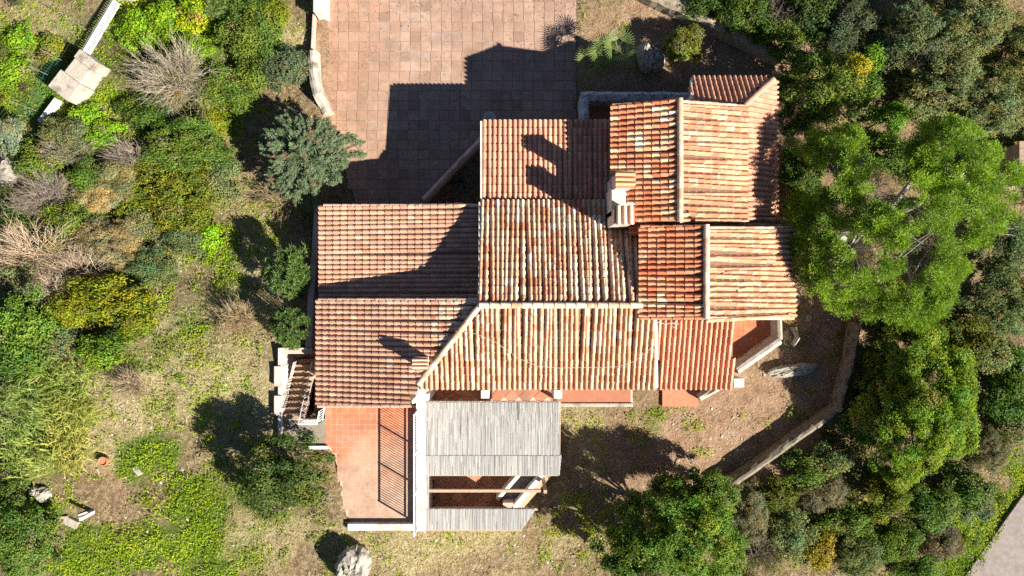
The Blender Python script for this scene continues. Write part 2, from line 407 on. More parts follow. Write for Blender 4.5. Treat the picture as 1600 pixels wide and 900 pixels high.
def roof(corners, d, style, kind='canal_tile', jit=1.0, deck=True, hang=.05, vary=None):
    P3 = [W(*c) for c in corners]
    A = np.array([[p.x, p.y, 1] for p in P3]); b = np.array([p.z for p in P3])
    (ka, kb, kc), *_ = np.linalg.lstsq(A, b, rcond=None)
    if d in 'WE':
        kc += kb * np.mean([p.y for p in P3]); kb = 0.0
    else:
        kc += ka * np.mean([p.x for p in P3]); ka = 0.0
    zf = lambda x, y: ka*x + kb*y + kc
    pl = [Vector((p.x, p.y, zf(p.x, p.y))) for p in P3]
    o = None
    m = MB(); m.prism([p - Vector((0,0,.012)) for p in pl], [p.z - .13 for p in pl])
    o = m.build('roof', M['deck'], house); roofs.append(o)
    dx, dy = DIRS[d]; ax, ay = -dy, dx                      # across direction (d, a, up) right handed
    dn = Vector((dx, dy, ka*dx + kb*dy)).normalized(); up_s = -dn
    av = Vector((ax, ay, 0)); nv = av.cross(up_s).normalized()
    if nv.z < 0: av = -av; nv = av.cross(up_s).normalized()
    us = [p.x*av.x + p.y*av.y for p in pl]; vs = [p.x*dx + p.y*dy for p in pl]
    u0, u1, v0, v1 = min(us), max(us), min(vs), max(vs)
    hl = math.hypot(dn.x, dn.y)
    nc = max(1, round((u1-u0)/PT)); pt = (u1-u0)/nc
    ex = EX * hl; nr = max(1, round((v1-v0)/ex)); ex = (v1-v0)/nr
    poly = [(u, v) for u, v in zip(us, vs)]
    for ci in range(nc):
        u = u0 + pt*(ci+.5); cj = rt.uniform(-.008, .008) * jit; ctilt = rt.uniform(-.006,.006)*jit
        for ri in range(nr):
            v = v1 - ex*ri + (hang if ri == 0 else hang*.9)
            if not inpoly(np.array([u]), np.array([v - ex*.55 - hang]), poly)[0]: continue
            x = av.x*(u+cj+ctilt*ri) + dx*v; y = av.y*(u+cj+ctilt*ri) + dy*v
            z = zf(x, y) + rt.uniform(-.003, .006)*jit
            yaw = (rt.uniform(-.03, .03) + (rt.uniform(-.12,.12) if rt.random() < .03 else 0))*jit; pit = rt.uniform(-.008, .012)*jit
            a2 = (av + up_s*yaw).normalized(); u2 = (up_s - av*yaw + nv*pit).normalized(); n2 = a2.cross(u2)
            mt = Matrix(((a2.x*pt, u2.x*ex/EX/hl, n2.x, x), (a2.y*pt, u2.y*ex/EX/hl, n2.y, y), (a2.z*pt, u2.z*ex/EX/hl, n2.z, z), (0,0,0,1)))
            st = STYLE[style]
            if vary: st = STYLE[vary(x, y) or style]
            uu = min(.999, max(0, .62*rt.random() + .38*min(1, max(0, float(fnoise(x*1.1, y*.7, 15))*2.2-.6)))); acc = 0
            for cc, wg in zip(st[0], st[1]):
                acc += wg
                if uu < acc: break
            k = rt.uniform(.86, 1.12)*(.9+.2*float(vnoise(x*.8+3, y*.8, 19)))
            big = float(vnoise(x*.9, y*.9, 5))
            tiles[kind].append((z, mt, (cc[0]*k, cc[1]*k*rt.uniform(.95,1.06), cc[2]*k, min(1, st[2]*(.5+big)+ (.25 if rt.random() < .12 else 0))), o))
    return pl, zf
WN = roof([(506,321,2.3),(748,321,3.15),(748,466,3.15),(501,466,2.3)], 'W', 'west', 'interlocking_tile', .5)
WSp = [(498,468,2.78),(748,468,4.45),(750,480,4.5),(657,597,3.85),(640,634,3.75),(497,634,2.78)]
WS = roof(WSp, 'W', 'west', 'interlocking_tile', .5, vary=lambda x, y: 'old' if (x > -2.6 + .55*(y+.6) and y > -2.2 and x > -2.9) else None)
NWg = roof([(753,190,3.08),(898,190,3.08),(898,209,3.1),(957,209,3.1),(957,317,3.25),(753,317,3.25)], 'N', 'north', 'interlocking_tile', .6)
NS = roof([(897,190,2.86),(956,190,2.86),(956,202,2.92),(897,202,2.92)], 'N', 'north', 'interlocking_tile', 1)
MN = roof([(750,316,3.36),(1002,316,3.36),(1002,477,4.6),(750,477,4.6)], 'N', 'old', 'canal_tile', 1.2)
ST = roof([(750,478,4.6),(1022,478,4.6),(1024,605,3.7),(660,605,3.7),(654,600,3.72)], 'S', 'south', 'canal_tile', 1.3)
SEp = roof([(1027,499,4.15),(1146,499,4.15),(1144,605,3.35),(1027,605,3.35)], 'S', 'new', 'canal_tile', .4)
R1W = roof([(957,164,4.3),(1062,158,4.98),(1062,346,4.98),(957,346,4.3)], 'W', 'red', 'canal_tile', 1.6)
R1E = roof([(1062,158,4.98),(1165,166,4.35),(1165,346,4.35),(1062,346,4.98)], 'E', 'east', 'canal_tile', 1.6)
R1F = roof([(1163,164,4.28),(1208,124,3.45),(1211,346,3.45),(1163,346,4.28)], 'E', 'north', 'canal_tile', 1)
R1N = roof([(1080,160,4.2),(1163,164,4.2),(1208,124,3.4),(1080,124,3.4)], 'N', 'north', 'canal_tile', .6)
GW = roof([(985,344,4.05),(1080,344,4.5),(1080,366,4.5),(985,366,4.05)], 'W', 'red', 'canal_tile', 1)
GE = roof([(1080,341,4.5),(1228,341,3.7),(1228,362,3.7),(1080,362,4.5)], 'E', 'old', 'canal_tile', 1)
R2W = roof([(1001,354,4.6),(1103,354,5.2),(1103,497,5.2),(1001,497,4.6)], 'W', 'red', 'canal_tile', 1.6)
R2E = roof([(1103,356,5.2),(1236,356,4.25),(1240,497,4.25),(1103,497,5.2)], 'E', 'east', 'canal_tile', 1.8)

# tiles: the 300 nearest of each kind as objects, the rest one mass
for kind, (tv, tf) in (('canal_tile', CANAL), ('interlocking_tile', WESTT)):
    me = bpy.data.meshes.new(kind); me.from_pydata(tv, [], tf); me.materials.append(M['tile_obj'])
    for p in me.polygons: p.use_smooth = (p.index % 2 == 0)
    lst = sorted(tiles[kind], key=lambda t: -t[0])
    for (z, mt, c, ro) in lst[:300]:
        o = bpy.data.objects.new(kind, me); COL.objects.link(o); o.parent = ro
        o.matrix_parent_inverse = (Matrix.Translation(house.location) @ ro.matrix_parent_inverse).inverted()
        o.matrix_basis = mt; o.color = c
    rest = lst[300:]
    base = np.array([(*v, 1) for v in tv]); nv_ = len(tv)
    V = np.concatenate([(base @ np.array(mt).T)[:, :3] for (_, mt, _, _) in rest])
    F = np.concatenate([np.array(tf) + i*nv_ for i in range(len(rest))])
    C = np.repeat(np.array([c for (_, _, c, _) in rest]), len(tf), axis=0)
    me2 = mesh_np(kind + 's', V, F, M['tile_att'], C)
    me2.polygons.foreach_set('use_smooth', np.arange(len(F)) % 2 == 0)
    o = bpy.data.objects.new(kind + 's', me2); link(o, house); tag(o, kind='stuff')

# ridge and hip tiles
def ridge_mesh():
    vs = []; fs = []; n_ = 7
    for (y, r, dz) in ((0, .105, .012), (.42, .088, 0), (0.0, .09, -.004), (0, .105, .012)):
        for k in range(n_):
            a = -math.pi*.52 + math.pi*1.04*k/(n_-1); vs.append((math.sin(a)*r, y, math.cos(a)*r*.8 + dz))
    for k in range(n_-1):
        fs.append((k, k+1, k+1+n_, k+n_)); fs.append((k+2*n_, k+1+2*n_, k+1+3*n_, k+3*n_))
    me = bpy.data.meshes.new('ridge_tile'); me.from_pydata(vs, [], fs); me.materials.append(M['tile_obj'])
    for p in me.polygons: p.use_smooth = True
    return me
RM = ridge_mesh()
def ridge(a, b, lift=.05, step=.36, pale=.65, wid=1.0, col=None, par=None):
    a = W(*a); b = W(*b); d = (b-a); L = d.length; d.normalize(); k = max(1, round(L/step)); st = L/k
    x = Vector((d.y, -d.x, 0)).normalized(); nrm = x.cross(d)
    if nrm.z < 0: x = -x; nrm = x.cross(d)
    mm = MB(); mm.bar(a + Vector((0,0,lift-.05)), b + Vector((0,0,lift-.05)), .15*wid, .12)
    mo = mm.build('ridge_mortar', M['mortar'], house)
    for i in range(k):
        p = a + d*(i*st) + Vector((0,0,lift + rt.uniform(-.006,.006))); yw = rt.uniform(-.03,.03)
        o = bpy.data.objects.new('ridge_tile', RM); COL.objects.link(o); o.parent = mo
        o.matrix_parent_inverse = (Matrix.Translation(house.location) @ mo.matrix_parent_inverse).inverted()
        xx = (x + d*yw).normalized(); dd = nrm.cross(xx).normalized()
        o.matrix_basis = Matrix(((xx.x*wid, dd.x*st/.36, nrm.x*wid, p.x), (xx.y*wid, dd.y*st/.36, nrm.y*wid, p.y), (xx.z*wid, dd.z*st/.36, nrm.z*wid, p.z), (0,0,0,1)))
        c = rt.choice([(.52,.40,.28),(.56,.46,.35),(.50,.33,.21),(.47,.27,.16)]) if col is None else col
        kk = rt.uniform(.9,1.1); o.color = (c[0]*kk, c[1]*kk, c[2]*kk, pale)
ridge((749,477,4.64), (1001,477,4.64), .07)
ridge((654,600,3.8), (749,478,4.62), .06)
ridge((1062,346,5.0), (1062,157,5.0), .07)
ridge((1103,498,5.22), (1103,354,5.22), .07)
ridge((1207,125,3.46), (1163,165,4.3), .06, col=(.45,.24,.17), pale=.1)
ridge((506,321,2.33), (748,321,3.18), .0, wid=.6, col=(.55,.36,.27), pale=.2)
ridge((498,468,2.82), (748,468,4.48), .0, wid=.55, col=(.52,.34,.26), pale=.2)
ridge((497,634,2.82), (641,634,3.78), .0, wid=.7, col=(.50,.30,.22), pale=.15)
ridge((1001,354,4.65), (1103,354,5.25), .0, wid=.55, col=(.55,.22,.12), pale=.2)
ridge((1001,497,4.65), (1103,497,5.25), .0, wid=.55, col=(.50,.22,.12), pale=.3)
ridge((1240,497,4.28), (1103,497,5.23), .0, wid=.6, pale=.7)
ridge((1236,356,4.28), (1103,356,5.23), .0, wid=.55, pale=.5)
ridge((957,164,4.33), (1062,158,5.01), .0, wid=.55, col=(.52,.24,.14), pale=.4)
ridge((1165,166,4.38), (1062,158,5.01), .0, wid=.55, pale=.6)
ridge((1025,605,3.7), (1024,500,4.46), .0, wid=.7, pale=.8, col=(.62,.55,.47))
def verge(a, b, c=(.6,.5,.45)):
    m = MB(); m.bar(W(*a), W(*b), .06, .14); m.build('verge', M['white'], house)
verge((749.5,317,3.36), (749.5,476,4.62)); verge((752,190,3.1), (752,316,3.27)); verge((1080,124,3.4), (1080,158,4.2))

# walls under the roofs (plan corners in px at roof height, pulled in)
def walls(pl, zf, z0, ins=.3, mat='plaster', drop=.15):
    c = sum((p for p in pl), Vector()) / len(pl); top = []
    for p in pl:
        q = Vector((p.x - math.copysign(ins, p.x-c.x), p.y - math.copysign(ins, p.y-c.y), 0)); q.z = zf(q.x, q.y) - drop; top.append(q)
    m = MB(); m.prism(top, z0); return m.build('wall', M[mat], house)
walls(*WN, -.1, .28); walls(*MN, -.12, .33); walls(*NWg, -.13, .3); walls(WS[0], WS[1], -.14, .31)
for q in (R1W, R1E, R2W, R2E): walls(*q, -.11 - .01*random.random(), .36)
walls(*R1F, -.115, .25); walls(*R1N, -.125, .24)
m = MB()                                                  # south wall set back behind the porch
pz = [W(690,500,4.2), W(1010,500,4.2)]
m.box(-2.7, 6.0, -2.0, -.6, -.15, 3.75); m.build('wall', M['plaster'], house)
for x in (-1.7, .6, 2.6, 4.6):                            # porch doors with shutters
    m = MB(); m.box(x-.5, x+.5, -2.06, -1.98, .12, 2.2); dd = m.build('door', M['wood'], house, bevel=.01)
    m = MB(); m.box(x+.32, x+.38, -2.11, -2.06, 1.0, 1.12); m.build('handle', M['steel'], dd)

# chimneys : stack, cap slab and two rows of cap tiles
def chimney(px, py, z0, z1, sx, sy, along='x', tilecol=(.55,.28,.16)):
    p = W(px, py, z1); m = MB(); m.box(p.x-sx/2, p.x+sx/2, p.y-sy/2, p.y+sy/2, z0, z1-.28)
    ch = m.build('chimney', M['oldwhite'], house, bevel=.015)
    m = MB()
    for (cx, cy) in ((-1,-1),(1,-1),(1,1),(-1,1)):
        m.box(p.x+cx*(sx/2-.07)-.06, p.x+cx*(sx/2-.07)+.06, p.y+cy*(sy/2-.07)-.06, p.y+cy*(sy/2-.07)+.06, z1-.28, z1-.08)
    m.build('flue_pier', M['oldwhite'], ch)
    m = MB(); m.box(p.x-sx/2-.03, p.x+sx/2+.03, p.y-sy/2-.03, p.y+sy/2+.03, z1-.08, z1); m.build('cap_slab', M['terracotta'], ch, bevel=.01)
    for k in range(3):
        o = bpy.data.objects.new('cap_tile', RM); COL.objects.link(o); o.parent = ch
        o.matrix_parent_inverse = (Matrix.Translation(house.location) @ ch.matrix_parent_inverse).inverted()
        if along == 'x':
            yy = p.y + (k-1)*sy/3; s1 = (sx+.1)/.42
            o.matrix_basis = Matrix.Translation((p.x-(sx+.1)/2, yy, z1+.01)) @ Matrix.Rotation(-math.pi/2, 4, 'Z') @ Matrix.Diagonal((sy/3/.25, s1, 1, 1))
        else:
            xx = p.x + (k-1)*sx/3; s1 = (sy+.1)/.42
            o.matrix_basis = Matrix.Translation((xx, p.y-(sy+.1)/2, z1+.01)) @ Matrix.Diagonal((sx/3/.25, s1, 1, 1))
        o.color = (*[q*rt.uniform(.9,1.1) for q in tilecol], .3)
    return ch
chimney(977, 280, 3.0, 5.6, .52, .46, 'x', (.60,.33,.17))
chimney(976, 336, 3.2, 5.6, .58, .50, 'y', (.60,.42,.30))
chimney(657, 568, 2.9, 4.55, .42, .36, 'x', (.58,.40,.28))
m = MB(); a = W(968,306,5.0); m.box(a.x-.22, a.x+.24, a.y-.62, a.y+.30, 3.1, 4.75); m.build('chimney_breast', M['oldwhite'], house, bevel=.02)
m = MB(); m.lathe([(.30,2.4),(.28,3.5),(.22,3.62),(.10,3.66)], (W(655,606,3.5).x, W(655,606,3.5).y, 0), 14); m.build('corner_column', M['white'], house, smooth=False)
m = MB(); pts = [W(645+i*2.6, 626-i*i*.52, 2.9) for i in range(8)]
for q, r in zip(pts[:-1], pts[1:]): m.bar(q, r, .16, .5)
m.build('curved_parapet', M['white'], house)

# porch : floor tiles, pillars
porch = empty('porch', W(860, 612, 0)); tag(porch, 'terracotta porch floor with white pillars under the pale southern eave', 'porch')
m = MB(); m.box(-3.1, 4.7, -4.47, -2.0, -.12, .08); m.build('porch_base', M['grout'], porch)
def diag_tiles(x0, x1, y0, y1, z, parent, size=.40, poly=None, cols=((.36,.15,.09),(.40,.18,.11),(.33,.13,.08)), maxn=300):
    s = size * .96 / 2; me = bpy.data.meshes.new('floor_tile')
    b = MB(); b.box(-s, s, -s, s, -.02, 0.006); me.from_pydata(b.v, [], b.f); me.materials.append(M['slab_obj'])
    q = size / math.sqrt(2); i = 0; cnt = 0
    y = y0
    while y < y1:
        x = x0 + (q if i % 2 else 0)
        while x < x1:
            if poly is None or inpoly(np.array([x]), np.array([y]), poly)[0]:
                o = bpy.data.objects.new('floor_tile', me); link(o, parent)
                o.location = (x, y, z + rt.uniform(0,.003)); o.rotation_euler = (0,0,math.pi/4)
                c = rt.choice(cols); k = rt.uniform(.9,1.1); o.color = (c[0]*k, c[1]*k, c[2]*k, 0)
            x += 2*q
        y += q; i += 1
diag_tiles(-2.85, 1.7, -4.25, -3.3, .10, porch)
m = MB(); m.box(1.72, 4.62, -4.44, -2.2, .0, .10); m.build('red_floor', M['redfloor'], porch)
for px in (760, 868):
    m = MB(); p = W(px, 616, 1.0); p.y = -3.8; m.box(p.x-.15, p.x+.15, p.y-.15, p.y+.15, .08, 2.38); m.build('pillar', M['white'], porch, bevel=.02)
m = MB(); p = W(668, 616, 1.5); m.box(p.x-.16, p.x+.16, p.y-.14, p.y+.14, .08, 2.38); m.build('pillar', M['white'], porch, bevel=.02)
m = MB(); m.box(1.75, 4.7, -4.62, -4.475, -.1, .17); m.build('kerb', M['stone'], porch, bevel=.03)

# ------------------------------------------------------------------ patio slabs
patio = MB(); PP = [W(x, y) for x, y in ((497,-60),(900,-60),(900,200),(756,200),(756,320),(560,330),(535,250),(508,180),(500,80))]
patio.prism([p + Vector((0,0,.005)) for p in PP], -.3); patio = patio.build('patio', M['joint']); tag(patio, kind='structure')
sl = MB(); sl.add([(-.5,-.5,-1),(.5,-.5,-1),(.5,.5,-1),(-.5,.5,-1),(-.485,-.485,0),(.485,-.485,0),(.485,.485,0),(-.485,.485,0)],
                  [(4,5,6,7),(0,1,5,4),(1,2,6,5),(2,3,7,6),(3,0,4,7)])
slm = bpy.data.meshes.new('paving_slab'); slm.from_pydata(sl.v, [], sl.f); slm.materials.append(M['slab_obj'])
pw = .403; items = []
poly = [(p.x, p.y) for p in PP]
j = 0; y = 12.9
while y > 3.0:
    rowh = .385 if j % 1 == 0 else .4
    i = 0; x = -7.45 + (.02 if j % 2 else 0)
    while x < 2.6:
        xe = x + .15*math.sin(y*.8)*.3
        if inpoly(np.array([xe]), np.array([y]), poly)[0] and (xe - .2 > poly[-1][0]-.3):
            near = float(vnoise(xe*.7, y*.7, 21)); c = [(.32,.21,.155),(.30,.19,.14),(.34,.23,.172),(.24,.155,.115),(.315,.22,.175)][rt.choices(range(5), [.36,.26,.2,.05,.13])[0]]
            k = rt.uniform(.95, 1.05) * (.88 + .2*near)
            warm = 1.0 + .12*max(0, -xe-4)/3
            items.append((xe, y, rowh, (c[0]*k*warm, c[1]*k, c[2]*k/warm, 0)))
        x += pw; i += 1
    y -= rowh; j += 1
def vis(it):
    px, py = topx(it[0], it[1], 0); return (0 if (py > 2) else 1, 0 if (px < 760 and py < 250) or py < 130 else 1, -py)
items.sort(key=vis)
for (x, y, rh, c) in items[:300]:
    o = bpy.data.objects.new('paving_slab', slm); link(o, patio)
    o.location = (x, y, .018 + rt.uniform(-.003,.004)); o.scale = (pw*rt.uniform(.95,.975), rh*rt.uniform(.95,.975), .02)
    o.rotation_euler = (rt.uniform(-.008,.008), rt.uniform(-.008,.008), rt.uniform(-.018,.018)); o.color = c
rest = items[300:]
if rest:
    V = []; F = []; C = []
    for k, (x, y, rh, c) in enumerate(rest):
        V += [(x + v[0]*pw*.965, y + v[1]*rh*.965, .018 + v[2]*.02) for v in sl.v]; F += [[q + 8*k for q in f] for f in sl.f]; C += [c]*5
    o = bpy.data.objects.new('paving_slabs', mesh_np('paving_slabs', V, F, M['slab_att'], C)); link(o, patio); tag(o, kind='stuff')

# ------------------------------------------------------------------ west terrace
TP = [W(x, y, 2.2) for x, y in ((508,637),(651,637),(651,816),(545,816),(534,780),(530,740),(522,712),(508,692))]
m = MB(); m.prism([p - Vector((0,0,.005)) for p in TP], 1.7); terr = m.build('terrace', M['grout']); tag(terr, kind='structure')
ts = .205; tm = bpy.data.meshes.new('terrace_tile'); b = MB(); b.box(-.5,.5,-.5,.5,-1,0); tm.from_pydata(b.v, [], b.f); tm.materials.append(M['slab_obj'])
polyT = [(p.x, p.y) for p in TP]; its = []
y = TP[0].y - ts/2
while y > TP[2].y - .05:
    x = TP[1].x - ts/2
    while x > TP[0].x:
        if inpoly(np.array([x]), np.array([y]), polyT)[0]:
            px, py = topx(x, y, 2.2)
            worn = float(sstep(670, 770, py + (fnoise(np.array([x*1.3]), np.array([y*1.3]), 71)[0]-.5)*120 + max(0, (px-560))*.25))
            a_ = np.array((.50,.155,.07)) * rt.uniform(.92,1.12); b_ = np.array((.40,.27,.19)) * rt.uniform(.94,1.06)
            c = a_*(1-worn*.95) + b_*worn*.95; its.append((x, y, (*c, 0)))
        x -= ts
    y -= ts
def terrace_tile_objects(sel):
    for (x, y, c) in sel:
        o = bpy.data.objects.new('terrace_tile', tm); link(o, terr)
        o.location = (x, y, 2.2 + rt.uniform(-.002,.002)); o.scale = (ts*.935, ts*.935, .02); o.color = c
terrace_tile_objects(its[:300])
if len(its) > 300:
    V = []; F = []; C = []
    for k, (x, y, c) in enumerate(its[300:]):
        V += [(x + v[0]*ts*.935, y + v[1]*ts*.935, 2.2 + (v[2])*.02) for v in b.v]; F += [[q + 8*k for q in f] for f in b.f]; C += [c]*6
    o = bpy.data.objects.new('terrace_tiles', mesh_np('terrace_tiles', V, F, M['slab_att'], C)); link(o, terr); tag(o, kind='stuff')

# white wall between terrace and pergola, low south wall, railing
m = MB(); m.box(-3.42, -3.10, -8.66, -3.75, -.2, 2.5); tag(m.build('terrace_wall', M['white'], bevel=.02), 'tall white wall with flat top between orange terrace and reed pergola', 'wall')
p0 = W(543, 821, 2.4); m = MB(); m.box(p0.x, -3.425, -8.66, -8.42, 1.5, 2.42); tag(m.build('low_wall', M['white'], bevel=.02), 'low white wall closing the bottom edge of the orange terrace', 'wall')
rail = empty('terrace_railing', (-3.36, -6.4, 2.5)); tag(rail, 'white metal railing standing on the wall along the orange terrace', 'railing')
for z in (2.62, 3.42):
    m = MB(); m.bar((-3.36, -8.5, z), (-3.36, -4.36, z), .04, .04); m.build('rail', M['whitemetal'], rail)
for y in (-8.5, -7.12, -5.74, -4.36):
    m = MB(); m.box(-3.385, -3.335, y-.025, y+.025, 2.45, 3.45); m.build('post', M['whitemetal'], rail)
bm_ = MB(); bm_.bar((0,0,0), (0,0,.8), .016, .016); bme = bpy.data.meshes.new('baluster'); bme.from_pydata(bm_.v, [], bm_.f); bme.materials.append(M['whitemetal'])
y = -8.4
while y < -4.4:
    o = bpy.data.objects.new('baluster', bme); link(o, rail); o.location = (-3.36, y, 2.62); y += .092
# wall lamp brackets
# ------------------------------------------------------------------ pergola
perg = empty('reed_pergola', W(765, 720, 0)); tag(perg, 'pergola roofed with pale reed mats over a sunken tiled patio', 'pergola')
def reed_field(poly, z, name, seed):
    rr = random.Random(seed); V = []; F = []; C = []
    xs0 = min(p.x for p in poly); xs1 = max(p.x for p in poly); pl2 = [(p.x, p.y) for p in poly]; x = xs0 + .008; k = 0
    ys_ = np.linspace(min(p.y for p in poly), max(p.y for p in poly), 60)
    while x < xs1:
        ins = inpoly(np.full(60, x), ys_, pl2)
        if ins.any():
            ya, yb = ys_[ins].min(), ys_[ins].max(); segs = [ya]
            q = ya + rr.uniform(.2, 1.6)
            while q < yb - .2: segs.append(q); q += rr.uniform(.25, .9)
            segs.append(yb + rr.uniform(-.015,.012))
            for a_, b_ in zip(segs[:-1], segs[1:]):
                r = rr.uniform(.006, .010); zz = z + rr.uniform(-.006, .006); dx = rr.uniform(-.008,.008)
                bl = len(V)
                for (yy, ddx) in ((a_, 0), (b_, dx)):
                    V += [(x-r+ddx, yy, zz), (x+ddx, yy, zz+r*.7), (x+r+ddx, yy, zz)]
                F += [[bl, bl+1, bl+4, bl+3], [bl+1, bl+2, bl+5, bl+4]]
                c = rr.choice([(.47,.455,.43),(.50,.485,.455),(.45,.435,.41),(.54,.525,.495),(.22,.21,.20),(.485,.46,.41),(.47,.455,.43),(.50,.485,.455)]); kk = rr.uniform(.85,1.1)  # darkest tone puts the dark gaps between reeds into the colour
                C += [(c[0]*kk*.86, c[1]*kk*.87, c[2]*kk*.88, 0)]*2
        x += rr.uniform(.012, .017); k += 1
    me = mesh_np(name, V, F, M['reed'], C); o = bpy.data.objects.new(name, me); link(o, perg); tag(o, kind='stuff')
    mm = MB(); mm.prism([p + Vector((0,0,z-.03-p.z)) for p in poly], z-.05); mm.build('mat_backing', M['greywood'], perg)
nn = NT('reed'); a = nn.n('ShaderNodeAttribute', attribute_name='col'); nn.fin(nn.mix(nn.math('MULTIPLY', nn.noise(8, 3), .35), a.outputs['Color'], (.30,.28,.25)), .7); M['reed'] = nn.m
ZM = 2.42
reed_field([W(x, y, ZM) for x, y in ((659,627),(875,627),(875,712),(659,712))], ZM+.03, 'reed_mat', 1)
reed_field([W(x, y, ZM) for x, y in ((659,711),(877,711),(874,742),(659,742))], ZM+.055, 'reed_mat', 2)
reed_field([W(x, y, ZM) for x, y in ((662,795),(838,795),(815,828),(662,828))], ZM, 'reed_mat', 3)
reed_field([W(x, y, ZM) for x, y in ((660,742),(670,742),(670,795),(660,795))], ZM, 'reed_mat', 4)
for (a, b, wd, nm) in (((668,766.5),(845,766.5),.10,'beam'),((660,741.5),(872,741.5),.07,'beam'),((662,795.5),(840,795.5),.07,'beam'),((662,827.5),(816,827.5),.08,'beam'),((875,628),(873,742),.07,'beam'),((660,628),(875,628),.07,'beam')):
    m = MB(); m.bar(W(*a, ZM-.1), W(*b, ZM-.1), wd, .12); m.build(nm, M['wood'], perg)
for (x, y) in ((871,634),(868,737),(852,768)):
    p = W(x, y, ZM-.2); m = MB(); m.box(p.x-.06, p.x+.06, p.y-.06, p.y+.06, -.05, ZM-.17); m.build('post', M['wood'], perg)
FP = [(-3.05,-8.5),(-3.05,-4.47),(1.75,-4.47),(1.75,-6.6),(.1,-8.5)]
m = MB(); m.prism([Vector((x, y, .03)) for x, y in FP], -.2); m.build('patio_base', M['grout'], perg)
diag_tiles(-3.0, 1.7, -8.45, -6.2, .05, perg, .42, FP, cols=((.40,.19,.12),(.44,.22,.145),(.36,.165,.10)))
m = MB(); m.box(-3.05, .2, -8.72, -8.5, -.1, 2.3); m.build('back_wall', M['plaster'], perg)
# diagonal bench with slate top between white low walls
a = Vector((1.15,-6.75,0)); b = Vector((-.25,-8.35,0)); dv = (b-a).normalized(); nv = Vector((dv.y, -dv.x, 0))
if nv.x > 0: nv = -nv
for (off, hgt, wd, nm, mt) in ((.42,.72,.14,'bench_wall','white'),(.12,.50,.44,'bench_top','slate'),(-.20,.95,.16,'bench_wall','white'),(-.46,.45,.26,'bench_step','wood')):
    m = MB(); q = a + nv*off; r = b + nv*off; m.bar(q + Vector((0,0,hgt/2)), r + Vector((0,0,hgt/2)), wd, hgt); m.build(nm, M[mt], perg, bevel=.01)
m = MB(); m.box(-.35, .05, -8.46, -8.10, .03, .95); m.build('barbecue_block', M['plaster'], perg, bevel=.01)

# ------------------------------------------------------------------ light well, stairs
m = MB(); m.box(-8.30, -6.6, -4.72, 3.1, .1, .33); tag(m.build('sunken_path', M['redfloor']), kind='structure')
def sloped_wall(pts, w, mat, name, label, ztop, z0=0, cap=None):
    m = MB()
    for (x0, y0, x1, y1) in pts:
        pass
    return m
m = MB()
for (ya, yb, za, zb) in ((3.1,1.4,1.15,1.5),(1.4,-.4,1.5,2.05),(-.4,-2.12,2.05,2.32)):
    m.prism([(-7.4,ya,za),(-7.18,ya,za),(-7.18,yb,zb),(-7.4,yb,zb)], .05)
tag(m.build('retaining_wall', M['plaster'], bevel=.01), 'pink plastered retaining wall of the narrow gap along the west wing', 'wall')
m = MB(); m.box(-8.38, -7.18, -2.36, -2.14, .05, 2.3); tag(m.build('retaining_wall', M['plaster'], bevel=.01), 'short pink cross wall at the foot of the outdoor stairs', 'wall')
sw = MB(); sw.box(-8.38, -8.25, -5.7, -2.14, .05, 2.36); tag(sw.build('stair_wall', M['oldwhite'], bevel=.02), 'long white wall on the outer side of the stairs', 'wall')
for (y, l) in ((-3.15, 'square white pier on the stair wall beside the middle steps'), (-4.2, 'square white pier on the stair wall beside the top steps')):
    m = MB(); m.box(-8.50, -8.22, y-.36, y+.36, 1.6, 2.42); tag(m.build('pier', M['oldwhite'], bevel=.02), l, 'pier', 'white piers on the stair wall')
stairs = empty('staircase', (-8.0, -3.7, .33)); tag(stairs, 'outdoor stairs with terracotta treads descending beside the west wing', 'stairs')
for k in range(10):
    y1 = -2.72 - k*.2; z1 = .33 + .187*(k+1)
    m = MB(); m.box(-8.25, -7.48, y1-.2, y1, max(.12, z1-.19*2), z1); m.build('step', M['step'], stairs, bevel=.012)
m = MB(); m.box(-7.478, -7.38, -4.72, -2.72, .12, .9); m.build('stringer', M['plaster'], stairs)
m = MB(); m.prism([(-8.25,-2.36,1.1),(-7.4,-2.36,.35),(-8.25,-2.72,.5)], .1); m.build('winder', M['step'], stairs)
land = MB(); land.box(-8.25, -6.75, -5.62, -4.72, 1.9, 2.19); land = land.build('landing', M['stone']); tag(land, kind='structure')
lt = bpy.data.meshes.new('landing_tile'); b = MB(); b.box(-.205,.205,-.205,.205,-.02,.008); lt.from_pydata(b.v, [], b.f); lt.materials.append(M['landstone'])
for i in range(4):
    for j in range(2):
        o = bpy.data.objects.new('landing_tile', lt); link(o, land); o.location = (-8.02 + .41*i, -5.4 + .43*j, 2.19)
m = MB(); m.box(-8.38, -6.6, -5.78, -5.66, 1.8, 2.32); tag(m.build('low_wall', M['white'], bevel=.02), 'low white wall closing the stair landing above the dark bush', 'wall')
hr = empty('stair_railing', (-7.44, -3.8, 2.2)); tag(hr, 'white metal railing with rungs sloping down beside the stairs', 'railing')
for dz in (.25, .9):
    m = MB(); m.bar((-7.44,-4.75,2.2+dz), (-7.44,-2.75,.4+dz), .024, .024); m.build('rail', M['whitemetal'], hr)
for k in range(11):
    t = k/10; y = -4.75 + 2.0*t; z = 2.2 - 1.8*t; m = MB(); m.bar((-7.44,y,z+.25 if 0 < k < 10 else z), (-7.44,y,z+.9), .009, .009); m.build('baluster', M['whitemetal'], hr)
lr = empty('landing_railing', (-7.2,-4.7,2.2)); tag(lr, 'short white railing at the landing turning the corner by the terrace', 'railing')
